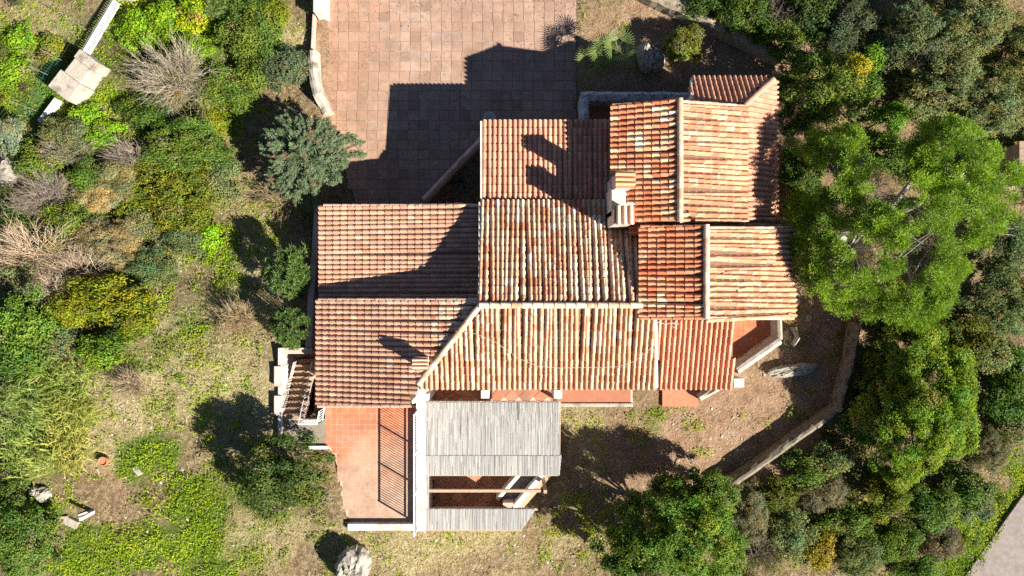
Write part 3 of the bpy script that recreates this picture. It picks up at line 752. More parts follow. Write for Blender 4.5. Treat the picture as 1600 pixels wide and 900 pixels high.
for (a, b) in (((-7.44,-4.75),(-6.8,-4.75)), ((-6.8,-4.75),(-6.72,-4.3))):
    for dz in (.12, .8):
        m = MB(); m.bar((*a, 2.2+dz), (*b, 2.2+dz), .04, .04); m.build('rail', M['whitemetal'], lr)
    L = math.hypot(b[0]-a[0], b[1]-a[1]); kk = round(L/.1)
    for k in range(kk+1):
        t = k/kk; q = (a[0]+(b[0]-a[0])*t, a[1]+(b[1]-a[1])*t); m = MB(); m.bar((*q, 2.2 if k in (0, kk) else 2.32), (*q, 3.0), .02, .02); m.build('baluster', M['whitemetal'], lr)

# ------------------------------------------------------------------ garden and patio walls of stone
def rough_wall(name, path, wid, hgt, mat, label, seed, seg=.22, z0=None, rg=1.0):
    """a rubble wall: uneven top and sides along a path of (X, Y)"""
    rr = random.Random(seed); P_ = [Vector((x, y, 0)) for x, y in path]; pts = []
    for a_, b_ in zip(P_[:-1], P_[1:]):
        k = max(1, int((b_-a_).length/seg)); pts += [a_.lerp(b_, i/k) for i in range(k)]
    pts.append(P_[-1]); V = []; F = []
    prof = [(-.5,0),(-.5,.55),(-.48,.92),(-.2,1.0),(.1,1.03),(.48,.93),(.5,.5),(.5,0)]; np_ = len(prof)
    for i, p in enumerate(pts):
        d = (pts[min(i+1,len(pts)-1)] - pts[max(i-1,0)]).normalized(); sd = Vector((-d.y, d.x, 0))
        g0 = float(gh(np.array([p.x]), np.array([p.y]))[0]) if z0 is None else z0
        hh = hgt * (1 + rg*rr.uniform(-.07, .06))
        for (u, v) in prof:
            q = p + sd*(u*wid*(1+rg*rr.uniform(-.1,.08))) + d*rr.uniform(-.03,.03)*rg; V.append((q.x, q.y, g0 - .3 + (hh+.3)*v + (rr.uniform(-.03,.03)*rg if v > .5 else 0)))
    for i in range(len(pts)-1):
        for k in range(np_-1):
            a_ = i*np_+k; F.append((a_, a_+1, a_+1+np_, a_+np_))
    m = MB(); m.v = V; m.f = F + [tuple(range(np_-1,-1,-1)), tuple(range(len(V)-np_, len(V)))]
    o = m.build(name, M[mat]); tag(o, label, 'wall'); return o
pxy = lambda l, z=0: [(W(x, y, z).x, W(x, y, z).y) for x, y in l]
rough_wall('stone_wall', pxy([(1350,505),(1335,575),(1318,640),(1280,668)], 1), .28, .72, 'darkstone', 'dark stone garden wall curving down the right side of the yard', 3)
rough_wall('stone_wall', pxy([(1280,668),(1215,715),(1138,770)], 1), .30, .62, 'darkstone', 'straight tan stone wall along the lower right edge of the yard', 4, rg=.5)
rough_wall('stone_wall', pxy([(995,-20),(1060,10),(1118,38),(1170,62),(1222,88)], .6), .46, .75, 'drystone', 'low tan stone wall running diagonally behind the palm at the top', 5)
rough_wall('patio_wall', pxy([(490,82),(492,120),(499,150),(511,176)], .5), .36, .55, 'stone', 'curved pale stone wall on the left edge of the slab patio', 6)
m = MB(); p = W(498,4,.9); m.box(p.x-.19, p.x+.19, p.y-.38, p.y+.9, -.1, 1.0); tag(m.build('gate_pillar', M['white'], bevel=.03), 'white plastered pillar at the top left corner of the slab patio', 'pillar')
m = MB(); m.bar(W(493,20,.25), W(490,80,.25), .07, .5); tag(m.build('patio_kerb', M['plaster']), 'thin pinkish kerb between white pillar and curved patio wall', 'kerb')
# whitewashed L shaped parapet north of the tall wing
m = MB(); a = W(909,150,.9); b = W(1085,150,.9)
rough_wall('courtyard_wall', [(W(914,188,1).x, W(914,188,1).y-.9), (W(914,150,1).x, W(914,150,1).y)], .34, 1.0, 'whitewash', 'short whitewashed wall running down beside the small red courtyard', 7, z0=0)
rough_wall('courtyard_wall', [(W(908,149,1).x, W(908,149,1).y), (W(1085,150,1).x, W(1085,150,1).y)], .36, 1.0, 'whitewash', 'long whitewashed wall along the top of the small red courtyard', 8, z0=0)
m = MB(); q0 = W(920,152,.03); q1 = W(1090,235,.03); m.box(q0.x, q1.x, q1.y, q0.y, -.2, .03); tag(m.build('courtyard_floor', M['redfloor']), kind='structure')
# diagonal planter wall by the patio
rough_wall('planter_wall', [(W(752,218,.6).x, W(752,218,.6).y), (W(662,312,.6).x, W(662,312,.6).y)], .26, .62, 'plaster', 'pink diagonal planter wall in the shade beside the slab patio', 9, z0=0)
m = MB(); m.prism([W(750,225,.02), W(670,318,.02), W(750,318,.02)], -.2); tag(m.build('planter_bed', M['soil']), kind='structure')
# white urn
u = empty('garden_urn', W(765,186,0)); tag(u, 'pale octagonal urn on the shaded patio beside the roof corner', 'urn')
p = W(765,184,.7); u.location = (p.x, p.y, 0)
m = MB(); m.lathe([(.14,0),(.16,.05),(.09,.12),(.08,.3),(.20,.5),(.24,.72),(.23,.78)], (0,0,.02), 8); m.build('bowl', M['whitewash'], u, local=True)
m = MB(); m.lathe([(.19,.0),(.20,.03)], (0,0,.775), 8); m.build('soil', M['stone'], u, local=True)

# raised corner terrace at the right with diagonal parapet
m = MB(); CP = [W(x, y, .5) for x, y in ((1120,480),(1214,480),(1214,532),(1146,582),(1120,582))]
m.prism(CP, -.1); ct = m.build('corner_terrace', M['grout']); tag(ct, kind='structure')
b = MB(); b.box(-.5,.5,-.5,.5,-1,0); cm_ = bpy.data.meshes.new('corner_tile'); cm_.from_pydata(b.v, [], b.f); cm_.materials.append(M['slab_obj'])
pc = [(p.x, p.y) for p in CP]; y = CP[0].y
while y > CP[3].y:
    x = CP[0].x + .1
    while x < CP[1].x:
        if inpoly(np.array([x]), np.array([y]), pc)[0]:
            o = bpy.data.objects.new('corner_tile', cm_); link(o, ct); o.location = (x, y, .512); o.scale = (.196,.196,.02)
            k = rt.uniform(.93,1.08); o.color = (.46*k, .155*k, .075*k, 0)
        x += .203
    y -= .203
rough_wall('parapet', pxy([(1219,531),(1152,578)], 1.1), .40, 1.08, 'stone', 'thick sunlit parapet running diagonally beside the small orange corner terrace', 10, z0=0, rg=.2)
rough_wall('parapet', pxy([(1218,500),(1219,531)], 1.1), .30, 1.05, 'stone', 'short stone parapet closing the right end of the small orange corner terrace', 11, z0=0, rg=.2)
m = MB(); p = W(1154,598,1.2); m.box(p.x-.2, p.x+.2, p.y-.17, p.y+.17, 0, 1.25); tag(m.build('pillar', M['white'], bevel=.03), 'white stub pillar at the lower corner of the new red porch roof', 'pillar')
m = MB(); m.prism([W(x,y,.12) for x, y in ((1035,600),(1091,600),(1091,635),(1035,635))], -.1); st_ = m.build('stoop', M['terracotta']); tag(st_, 'square terracotta stoop jutting from under the new red roof', 'stoop')
rough_wall('parapet', pxy([(1128,604),(1094,622)], .5), .24, .5, 'stone', 'short pale stone wall beside the square terracotta stoop', 12, z0=0)
rough_wall('hollow_stone', pxy([(1243,512),(1247,528),(1240,540)], .4), .12, .45, 'boulder', 'curved hollow stone rim standing beside the diagonal parapet', 13)

# ------------------------------------------------------------------ boulders and loose things
def boulder(px, py, rx, ry, h, label, seed, mat='boulder', rot=0, name='boulder', sharp=.35):
    rr = np.random.RandomState(seed); nu, nv2 = 40, 24; V = []
    off = rr.uniform(0, 50, 3)
    for j in range(nv2):
        th = math.pi * j / (nv2-1)
        for i in range(nu):
            ph = 2*math.pi*i/nu; d = np.array([math.sin(th)*math.cos(ph), math.sin(th)*math.sin(ph), math.cos(th)])
            q = float(fnoise(np.array([d[0]*1.6+off[0]+d[2]]), np.array([d[1]*1.6+off[1]-d[2]*.7]), seed, 4)[0])
            q2 = abs(float(fnoise(np.array([d[0]*3.2+off[1]+d[2]*.6]), np.array([d[1]*3.2+off[2]]), seed+5, 4)[0])-.5)*2
            r = 1 + (q-.5)*2*sharp - .45*q2**1.0*sharp*2 + .12; V.append(d*r)
    V = np.array(V) * np.array([rx/40, ry/40, h*.62]); cr, sr = math.cos(rot), math.sin(rot)
    V = np.stack([V[:,0]*cr - V[:,1]*sr, V[:,0]*sr + V[:,1]*cr, V[:,2]], -1)
    F = []
    for j in range(nv2-1):
        for i in range(nu):
            F.append((j*nu+i, (j+1)*nu+i, (j+1)*nu+(i+1)%nu, j*nu+(i+1)%nu))
    me = mesh_np(name, V, F, M[mat]); o = bpy.data.objects.new(name, me); COL.objects.link(o)
    p = W(px, py, h*.4); g0 = float(gh(np.array([p.x]), np.array([p.y]))[0]); p = W(px, py, g0 + h*.4)
    o.location = (p.x, p.y, g0 + h*.28); return tag(o, label, 'boulder' if name == 'boulder' else 'stone')
boulder(553,888,24,30,1.1,'tall grey boulder with ridged top at the bottom below the orange terrace',1)
boulder(1010,88,11,24,1.0,'long pale boulder standing beside the palm',2,rot=.15)
boulder(1027,92,12,16,.8,'rounder pale boulder leaning beside the long boulder and bush',3)
boulder(1241,578,34,9,.45,'long flat white boulder lying on the brown yard',5,rot=.12)
boulder(1447,489,14,17,1.0,'pointed tan boulder under the big pine beside bright grass',6)
boulder(8,268,18,24,.6,'pale rock outcrop at the left edge among dead branches',8)
boulder(68,773,10,10,.35,'bright white rock at the edge of the cane patch',9)
boulder(52,768,7,6,.3,'small pinkish rock beside the bright white rock',10)
boulder(1265,497,5,5,.06,'small flat grey stone on the yard right of the corner terrace',11,name='flat_stone')
boulder(1232,528,8,13,.25,'brown earth mound beside the hollow stone rim',12,mat='drystone',name='mound')
rr = random.Random(5)
# terracotta pot, timber and blocks on the lower left slope
def gz(px, py):
    z = 0
    for _ in range(4):
        p = W(px, py, z); z = float(gh(np.array([p.x]), np.array([p.y]))[0])
    return W(px, py, z)
pt_ = empty('flower_pot', gz(168,718)); tag(pt_, 'round terracotta pot standing on the dry slope', 'pot')
m = MB(); m.lathe([(.10,0),(.14,.16),(.155,.27),(.17,.28),(.17,.32),(.14,.32),(.13,.27)], (0,0,0), 14); m.build('pot', M['terracotta'], pt_, local=True)
def plank(px, py, L, wd, hgt, rot, label, mat='white', name='plank', cat='plank'):
    p = gz(px, py); m = MB(); m.box(-L/2, L/2, -wd/2, wd/2, -.04, hgt); o = m.build(name, M[mat], bevel=.01)
    o.location = p; o.rotation_euler = (.04, -.05, rot); tag(o, label, cat)
plank(113,815,.55,.28,.12,-.45,'pale flat block with a broken corner on the grass','stone','block','block')
plank(97,808,.5,.1,.08,.05,'narrow beige plank lying beside the pale block','wood')
plank(133,801,.5,.06,.06,.35,'thin white plank leading to the white post','white')
plank(216,735,.35,.18,.1,-.9,'small beige slab on grass below the terracotta pot','stone','block','block')
plank(155,738,.3,.07,.06,-1.1,'little pale stick beside the terracotta pot','wood')
m = MB(); m.box(-.05,.05,-.06,.06,0,.8); o = m.build('marker_post', M['white'], bevel=.01); o.location = gz(146,800); tag(o, 'upright white post standing on the lower left grass', 'post')
# green hose reel in the pine's gap
hz = empty('hose_reel', W(1315,376,.3)); hz.location.z = 0; tag(hz, 'green and white hose reel on the ground under the pine', 'hose reel')
m = MB(); m.lathe([(.24,0),(.25,.3)], (0,0,.05), 16); m.build('drum', M['green'], hz, local=True)
m = MB(); m.lathe([(.13,.35),(.12,.42)], (.04,.05,0), 12); m.build('hub', M['white'], hz, local=True)
m = MB(); m.tube([(.24*math.cos(t*.7)*(.6+.03*t), .24*math.sin(t*.7)*(.6+.03*t), .38) for t in range(14)], .02, 5); m.build('hose', M['green'], hz, local=True)
# hut at right edge
hut = empty('shed', W(1600,252,1.5)); hut.location.z = 0; tag(hut, 'small brown roofed shed cut by the right edge beyond the pine', 'shed')
m = MB(); m.box(-.35,1.2,-.9,.6,0,1.9); m.build('wall', M['plaster'], hut, local=True)
for k in range(6):
    m = MB(); y = -.95 + k*.27; m.add([(-.45,y,1.85),(1.3,y,2.2),(1.3,y+.26,2.2),(-.45,y+.26,1.85),(-.45,y,1.9),(1.3,y,2.25),(1.3,y+.26,2.25),(-.45,y+.26,1.9)],[(3,2,1,0),(4,5,6,7),(0,1,5,4),(1,2,6,5),(2,3,7,6),(3,0,4,7)]); m.build('roof_board', M['wood'], hut, local=True)
# cable lying over the south roof
def s_z(px, py): 
    z = 4.0
    for _ in range(5):
        p = W(px, py, z); z = ST[1](p.x, p.y) + .13
    return W(px, py, z)
m = MB(); pts = [(712,517),(745,522),(775,535),(810,560),(840,572),(875,575),(930,574),(965,573),(990,565),(1010,550),(1021,541)]
m.tube([s_z(*q) for q in pts], .006, 5); tag(m.build('cable', M['cable']), 'thin white cable sagging across the pale southern roof', 'cable')
m = MB(); pts = [(1020,506),(1030,503),(1040,507),(1050,504),(1058,508),(1054,512),(1048,508),(1056,503),(1061,507)]
m.tube([W(x, y, 4.26) for x, y in pts], .012, 5); tag(m.build('cable', M['cable']), 'coil of white cable at the top of the new red roof', 'cable')

# ------------------------------------------------------------------ entrance block, gate and wire fence, top left
eb = empty('gateway', gz(118,122)); tag(eb, 'pale stone gateway block with stepped flat top in the wire fence', 'gateway')
ang = math.atan2(75, 65)
def gate_pt(px, py, z): 
    g0 = gz(px, py).z; return W(px, py, g0 + z)
a = gate_pt(96,142,.9); b = gate_pt(136,92,.9); dvx = (b-a).normalized(); nx_ = Vector((-dvx.y, dvx.x, 0))
for (t0, t1, wo, wd, hgt, nm) in ((-.1,.42,-.02,.95,1.05,'stone_block'),(.42,.85,-.05,.75,1.0,'stone_block'),(.85,1.1,-.05,.85,1.02,'stone_block')):
    m = MB(); q = a + dvx*((b-a).length*t0) + nx_*wo; r = a + dvx*((b-a).length*t1 - .005) + nx_*wo; g0 = gz(118,122).z
    q.z = r.z = g0 + hgt/2 - .1; m.bar(q, r, wd, hgt + .2); m.build(nm, M['stone'], eb, bevel=.03)
gt = empty('metal_gate', gz(165,50)); tag(gt, 'white sliding metal gate between gateway block and top pillar', 'gate')
a = gate_pt(142,88,0); b = gate_pt(190,8,0)
for (off, z, wd) in ((0,.5,.06),(.12,.42,.05),(0,.12,.04)):
    m = MB(); o_ = nx_*off; m.bar(a + o_ + Vector((0,0,z)), b + o_ + Vector((0,0,z)), wd, .05); m.build('rail', M['whitemetal'], gt)
for k in range(26):
    t = (k+.5)/26; q = a.lerp(b, t); m = MB(); m.bar(q + Vector((0,0,.12)), q + nx_*.12 + Vector((0,0,.46)), .05, .02); m.build('bar', M['whitemetal'], gt)
p = gz(200,-2); m = MB(); m.box(p.x-.35, p.x+.3, p.y-.12, p.y+.5, p.z-.1, p.z+1.2); tag(m.build('gate_pillar', M['stone'], bevel=.03), 'pale pillar at the top edge ending the white gate', 'pillar')
a = gate_pt(93,156,.15); b = gate_pt(66,192,.15)
m = MB(); m.bar(a, b, .18, .4); tag(m.build('low_wall', M['white'], bevel=.02), 'narrow white wall running down from the gateway block', 'wall')
fence = empty('wire_fence', gz(95,120)); tag(fence, 'wire fence on thin posts with green netting outside the gateway', 'fence')
fp = [(172,-8),(138,48),(108,100),(90,124),(62,175),(32,215)]
fps = [gz(*q) for q in fp]
for q in fps:
    m = MB(); m.tube([q - Vector((0,0,.1)), q + Vector((0,0,1.7))], .013, 6); m.build('post', M['steel'], fence)
for k in range(9):
    z = .2 + .18*k; m = MB(); m.tube([q + Vector((0,0,z)) for q in fps], .0022, 3); m.build('wire', M['steel'], fence)
V = []; F = []; rr2 = random.Random(3)
net = MB()
for a_, b_ in zip(fps[2:-1], fps[3:]):
    for k in range(7):
        t = k/7; q = a_.lerp(b_, t); net.bar(q, q + Vector((0,0,1.0)), .004, .003)
    for k in range(0, 10, 2):
        net.bar(a_ + Vector((0,0,.1*k)), b_ + Vector((0,0,.1*k)), .003, .004)
net.build('netting', M['green'], fence)
#VEGETATION
# ------------------------------------------------------------------ vegetation
def leaves(rng, pos, nrm, ln, wd, c1, c2, clumpv, axis=None, fold=.25, droop=0.0):
    """diamond leaves at pos; nrm = facing; returns verts, quads, colours"""
    n_ = len(pos)
    if axis is None:
        axis = rng.normal(size=(n_, 3))
    axis = axis - nrm * (axis*nrm).sum(1, keepdims=True)
    axis /= np.linalg.norm(axis, axis=1, keepdims=True) + 1e-9
    side = np.cross(axis, nrm)
    L = (ln * rng.uniform(.7, 1.3, n_))[:, None]; Wd = (wd * rng.uniform(.7, 1.3, n_))[:, None]
    p0 = pos - axis*L*.5; p2 = pos + axis*L*.5 - nrm*L*droop
    p1 = pos + side*Wd*.5 + nrm*Wd*fold; p3 = pos - side*Wd*.5 + nrm*Wd*fold
    V = np.stack([p0, p1, p2, p3], 1).reshape(-1, 3)
    F = np.arange(n_*4).reshape(-1, 4)
    t = np.clip(rng.uniform(0, 1, n_)*.6 + clumpv*.6 - .1, 0, 1)[:, None]
    C = np.array(c1)*(1-t) + np.array(c2)*t
    C = C * rng.uniform(.8, 1.2, n_)[:, None]
    return V, F, np.concatenate([C, np.ones((n_, 1))], 1)

def sphere_dirs(rng, n_, upbias=0.0):
    d = rng.normal(size=(n_, 3)); d /= np.linalg.norm(d, axis=1, keepdims=True)
    if upbias: d[:, 2] = np.where(d[:, 2] < -.2, -d[:, 2]*rng.uniform(.2, 1, n_), d[:, 2]); 
    return d

SPEC = {
 # clump radius, leaf length, width, density, colours, scatter of facing
 'oak':   dict(cr=.25, ln=.075, wd=.044, den=1.15, c1=(0.043,0.081,0.012), c2=(0.171,0.238,0.032), rnd=.8),
 'olive': dict(cr=.24, ln=.075, wd=.035, den=1.2, c1=(0.085,0.107,0.049), c2=(0.256,0.281,0.128), rnd=.9),
 'lush':  dict(cr=.20, ln=.09, wd=.055, den=1.4, c1=(0.073,0.159,0.007), c2=(0.256,0.415,0.017), rnd=.7),
 'broom': dict(cr=.22, ln=.12, wd=.022, den=1.5, c1=(0.104,0.122,0.020), c2=(0.305,0.317,0.055), rnd=.6),
 'lentisk':dict(cr=.22, ln=.08, wd=.045, den=1.2, c1=(0.073,0.104,0.010), c2=(0.281,0.311,0.024), rnd=.8),
 'heath': dict(cr=.18, ln=.09, wd=.018, den=1.6, c1=(0.104,0.104,0.041), c2=(0.281,0.262,0.122), rnd=.8),
}
def crown_mesh(sp, r, h, seed, gap=.0, low=False):
    """dome of leaf clumps, radius r, height h above its own base"""
    S = SPEC[sp]; rng = np.random.RandomState(seed)
    cr = S['cr'] * (1 + .12*(r-1)); cr = min(cr, r*.5)
    nC = int(max(10, 2.9 * (r/cr)**2 * (1-gap)))
    # clump centres: on and under the dome with an uneven outline
    gi = np.arange(nC); ang = gi*2.39996 + rng.normal(0, .35, nC); rad = np.sqrt(np.clip((gi+.5)/nC + rng.normal(0, .07, nC), .001, 1))
    lobes = 1 + .16*np.sin(ang*2 + rng.uniform(0, 6)) + .12*np.sin(ang*3 + rng.uniform(0, 6)) + .10*np.sin(ang*5 + rng.uniform(0, 6))
    rr_ = rad*(r - cr*.55)*lobes
    top = np.sqrt(np.clip(1 - (rad*.96)**2, .02, 1))
    zc = h * (.22 + .70*top*rng.uniform(.62, 1.04, nC)) - cr*.3
    cx, cy = rr_*np.cos(ang), rr_*np.sin(ang)
    crs = cr * rng.uniform(.65, 1.35, nC)
    area = 2*np.pi*crs**2 * (1.25 if r < 1.8 else 1.5); per = (area * S['den'] / (S['ln']*S['wd']*.5) * .42).astype(int)
    ci = np.repeat(np.arange(nC), per); n_ = len(ci)
    d = sphere_dirs(rng, n_, 1)
    bump = 1 + .25*np.sin(d[:,0]*7 + ci)*np.sin(d[:,1]*6 + ci*2)
    rad2 = crs[ci] * bump * rng.uniform(.45, 1.12, n_)**.6
    pos = np.stack([cx[ci], cy[ci], zc[ci]], 1) + d*rad2[:, None]*np.array([1.1, 1.1, .8])
    nrm = d + rng.normal(size=(n_, 3))*S['rnd']*.6 + np.array([0, 0, .35]); nrm /= np.linalg.norm(nrm, axis=1, keepdims=True)
    cv = rng.uniform(0, 1, nC)
    V, F, C = leaves(rng, pos, nrm, S['ln'], S['wd'], S['c1'], S['c2'], cv[ci])
    hs_ = rng.normal(0, .13, nC)[ci]; C[:, 0] *= 1 + hs_; C[:, 2] *= 1 - hs_*.8
    dead = (rng.uniform(0, 1, nC) < .05)[ci] & (rng.uniform(0, 1, n_) < .7)
    C[dead, :3] = np.array((.26,.20,.12))*rng.uniform(.6,1.2,(dead.sum(),1))
    # oversized dark filler leaves added inside the clumps to block light
    k2 = 30 if r > 1.8 else 18; ci2 = np.repeat(np.arange(nC), k2); n2 = len(ci2); d2 = sphere_dirs(rng, n2)
    pos2 = np.stack([cx[ci2], cy[ci2], zc[ci2]], 1) + d2*(crs[ci2]*rng.uniform(.2,.75,n2))[:, None]*np.array([1.1,1.1,.7])
    nr2 = rng.normal(size=(n2,3))*.5 + np.array([0,0,1.0]); nr2 /= np.linalg.norm(nr2, axis=1, keepdims=True)
    V2, F2, C2 = leaves(rng, pos2, nr2, cr*.62, cr*.5, S['c1'], S['c1'], cv[ci2])
    F = np.concatenate([F, F2+len(V)]); V = np.concatenate([V, V2]); C = np.concatenate([C, C2])
    me = mesh_np('crown', V, F, M['leaf'], C)
    # trunk with limbs towards clumps
    m = MB(); k = min(nC, 5 + int(r*5)); sel = rng.choice(nC, k, False)
    tr = .03 + .028*r; fork = Vector((rng.uniform(-.1,.1)*r, rng.uniform(-.1,.1)*r, h*.28))
    m.tube([(0,0,-.25), (fork.x*.4, fork.y*.4, h*.14), fork], [tr*1.3, tr, tr*.85], 7)
    for i in sel:
        e = Vector((cx[i], cy[i], zc[i])); mid = fork.lerp(e, .5) + Vector((rng.uniform(-.1,.1)*r, rng.uniform(-.1,.1)*r, .08*h))
        m.tube([fork, mid, e], [tr*.6, tr*.38, tr*.14], 5)
    tme = bpy.data.meshes.new('trunk'); tme.from_pydata(m.v, [], m.f); tme.materials.append(M['bark'])
    return me, tme

def pine_mesh(r, h, seed, holes=()):
    rng = np.random.RandomState(seed); nC = int(74 * r * r)
    ang = rng.uniform(0, 2*np.pi, nC); rad = np.sqrt(rng.uniform(0, 1, nC))
    lobes = 1 + .14*np.sin(ang*2+1) + .10*np.sin(ang*3+.4) + .08*np.sin(ang*5+2)
    cx = rad*r*lobes*np.cos(ang)*.95; cy = rad*r*lobes*np.sin(ang)*.95
    zc = h*(.52 + .42*np.sqrt(np.clip(1-rad**2, 0, 1))*rng.uniform(.6, 1.05, nC)) + (fnoise(cx*.7+9, cy*.7, seed)-.5)*1.3
    keep = fnoise(cx*.8+30, cy*.8+4, seed+3) > .33 + .12*rad**3
    for (hx, hy, hr) in holes: keep &= ((cx-hx)**2 + (cy-hy)**2) > (hr*rng.uniform(.8,1.2,nC))**2
    cx, cy, zc = cx[keep], cy[keep], zc[keep]; nC = len(cx)
    crs = rng.uniform(.14, .32, nC); per = (crs**2*4700).astype(int)
    ci = np.repeat(np.arange(nC), per); n_ = len(ci)
    d = sphere_dirs(rng, n_, 1); pos = np.stack([cx[ci], cy[ci], zc[ci]], 1) + d*(crs[ci]*rng.uniform(.3, 1.05, n_))[:, None]*np.array([1.2,1.2,.75])
    nrm = np.cross(d, rng.normal(size=(n_, 3))); nrm += np.array([0,0,.4]); nrm /= np.linalg.norm(nrm, axis=1, keepdims=True)
    V, F, C = leaves(rng, pos, nrm,   .10, .021, (.075,.148,.009), (.28,.43,.026), rng.uniform(0,1,nC)[ci], axis=d + rng.normal(size=(n_,3))*.3, fold=.1)
    me = mesh_np('crown', V, F, M['leaf'], C)
    m = MB(); fork = Vector((0, 0, h*.42)); m.tube([(0,0,-.3), (.15,.05,h*.2), fork], [.24,.2,.17], 9)
    hubs = []
    for k in range(9):
        a_ = 2*np.pi*k/9 + rng.uniform(-.2,.2); e = Vector((math.cos(a_)*r*.55, math.sin(a_)*r*.55, h*rng.uniform(.55,.7)))
        q = fork.lerp(e, .5) + Vector((rng.uniform(-.3,.3), rng.uniform(-.3,.3), .15)); m.tube([fork, q, e], [.12,.08,.05], 6); hubs += [q, e]
    hubs.append(fork)
    for i in rng.choice(nC, min(nC, 170), False):
        e = Vector((cx[i], cy[i], zc[i])); hb = min(hubs, key=lambda t: (t-e).length)
        mid = hb.lerp(e, .55) + Vector((rng.uniform(-.2,.2), rng.uniform(-.2,.2), rng.uniform(-.1,.15))); m.tube([hb, mid, e], [.035,.022,.010], 4)
    tme = bpy.data.meshes.new('trunk'); tme.from_pydata(m.v, [], m.f); tme.materials.append(M['palebark'])
    return me, tme

def juniper_mesh(r, h, seed):
    rng = np.random.RandomState(seed); P_ = []; AX = []; CI = []; N_ = []; nS = 430; m = MB()
    for k in range(nS):
        a_ = rng.uniform(0, 2*np.pi); rad = math.sqrt(rng.uniform(0, 1)) * r * (1 + .18*math.sin(a_*3+1) + .12*math.sin(a_*7)); z = h*(.25 + .7*math.sqrt(max(0, 1-(rad/r/1.25)**2))*rng.uniform(.7,1.05))
        L = rng.uniform(.22, .48); d = np.array([math.cos(a_+rng.uniform(-.5,.5))*(.5+.5*rad/r), math.sin(a_+rng.uniform(-.5,.5))*(.5+.5*rad/r), rng.uniform(.1,.8)]); d /= np.linalg.norm(d)
        tip = np.array([rad*math.cos(a_), rad*math.sin(a_), z]); n1 = 120
        t = rng.uniform(0, 1, n1)**.8; wv = (1-t)*.17 + .02
        off = rng.normal(size=(n1, 3)); off -= d*(off@d)[:, None]; off /= np.linalg.norm(off, axis=1, keepdims=True)
        off[:, 2] *= .5
        P_.append(tip - d*L*(1-t)[:, None] + off*wv[:, None]*rng.uniform(.2,1,n1)[:, None]); AX.append(d + off*.7); CI += [rng.uniform(0,1)]*n1
        nn_ = np.tile(np.array([0,0,1.0]), (n1,1)) + rng.normal(size=(n1,3))*.35; N_.append(nn_/np.linalg.norm(nn_, axis=1, keepdims=True))
        m.tube([(0,0,.1), tuple(tip*np.array([.5,.5,.55])), tuple(tip - d*L*.3)], [.035,.02,.008], 4)
    V, F, C = leaves(rng, np.concatenate(P_), np.concatenate(N_), .075, .022, (.055,.090,.040), (.24,.31,.165), np.array(CI), axis=np.concatenate(AX), fold=.1)
    br = np.repeat(rng.uniform(0, 1, nS) < .10, 120) & (rng.uniform(0, 1, len(C)) < .75); C[br, :3] = np.array((.30,.20,.12))*rng.uniform(.6,1.1,(br.sum(),1))
    me = mesh_np('crown', V, F, M['leaf'], C)
    tme = bpy.data.meshes.new('trunk'); tme.from_pydata(m.v, [], m.f); tme.materials.append(M['bark']); return me, tme

def oleander_mesh(r, h, seed, nS=90, ln=.17, wd=.035, c1=(.045,.095,.022), c2=(.165,.250,.055)):
    rng = np.random.RandomState(seed); P_ = []; AX = []; CI = []; N_ = []; m = MB()
    for k in range(nS):
        a_ = rng.uniform(0, 2*np.pi); rad = math.sqrt(rng.uniform(0,1))*r*(1+.15*math.sin(a_*3)); z = h*(.35+.62*math.sqrt(max(.02,1-(rad/r/1.2)**2))*rng.uniform(.75,1.05))
        tip = np.array([rad*math.cos(a_), rad*math.sin(a_), z]); n1 = 34; d = rng.normal(size=(n1,3)); d[:,2] = np.abs(d[:,2])*.9+.05; d /= np.linalg.norm(d,axis=1,keepdims=True)
        t = rng.uniform(0,1,n1)
        P_.append(tip + d*ln*.5 - np.array([0,0,1])*(t*.22)[:,None]); AX.append(d); CI += [rng.uniform(0,1)]*n1
        s_ = np.cross(d, np.array([0,0,1.0])); nn_ = np.cross(s_, d); nn_ /= np.linalg.norm(nn_,axis=1,keepdims=True)+1e-9; N_.append(nn_)
        m.tube([(tip[0]*.15, tip[1]*.15, -.1), tuple(tip*.6), tuple(tip)], [.018,.012,.006], 4)
    V, F, C = leaves(rng, np.concatenate(P_), np.concatenate(N_), ln, wd, c1, c2, np.array(CI), axis=np.concatenate(AX), fold=.1, droop=.1)
    me = mesh_np('crown', V, F, M['leaf'], C); tme = bpy.data.meshes.new('trunk'); tme.from_pydata(m.v, [], m.f); tme.materials.append(M['bark']); return me, tme

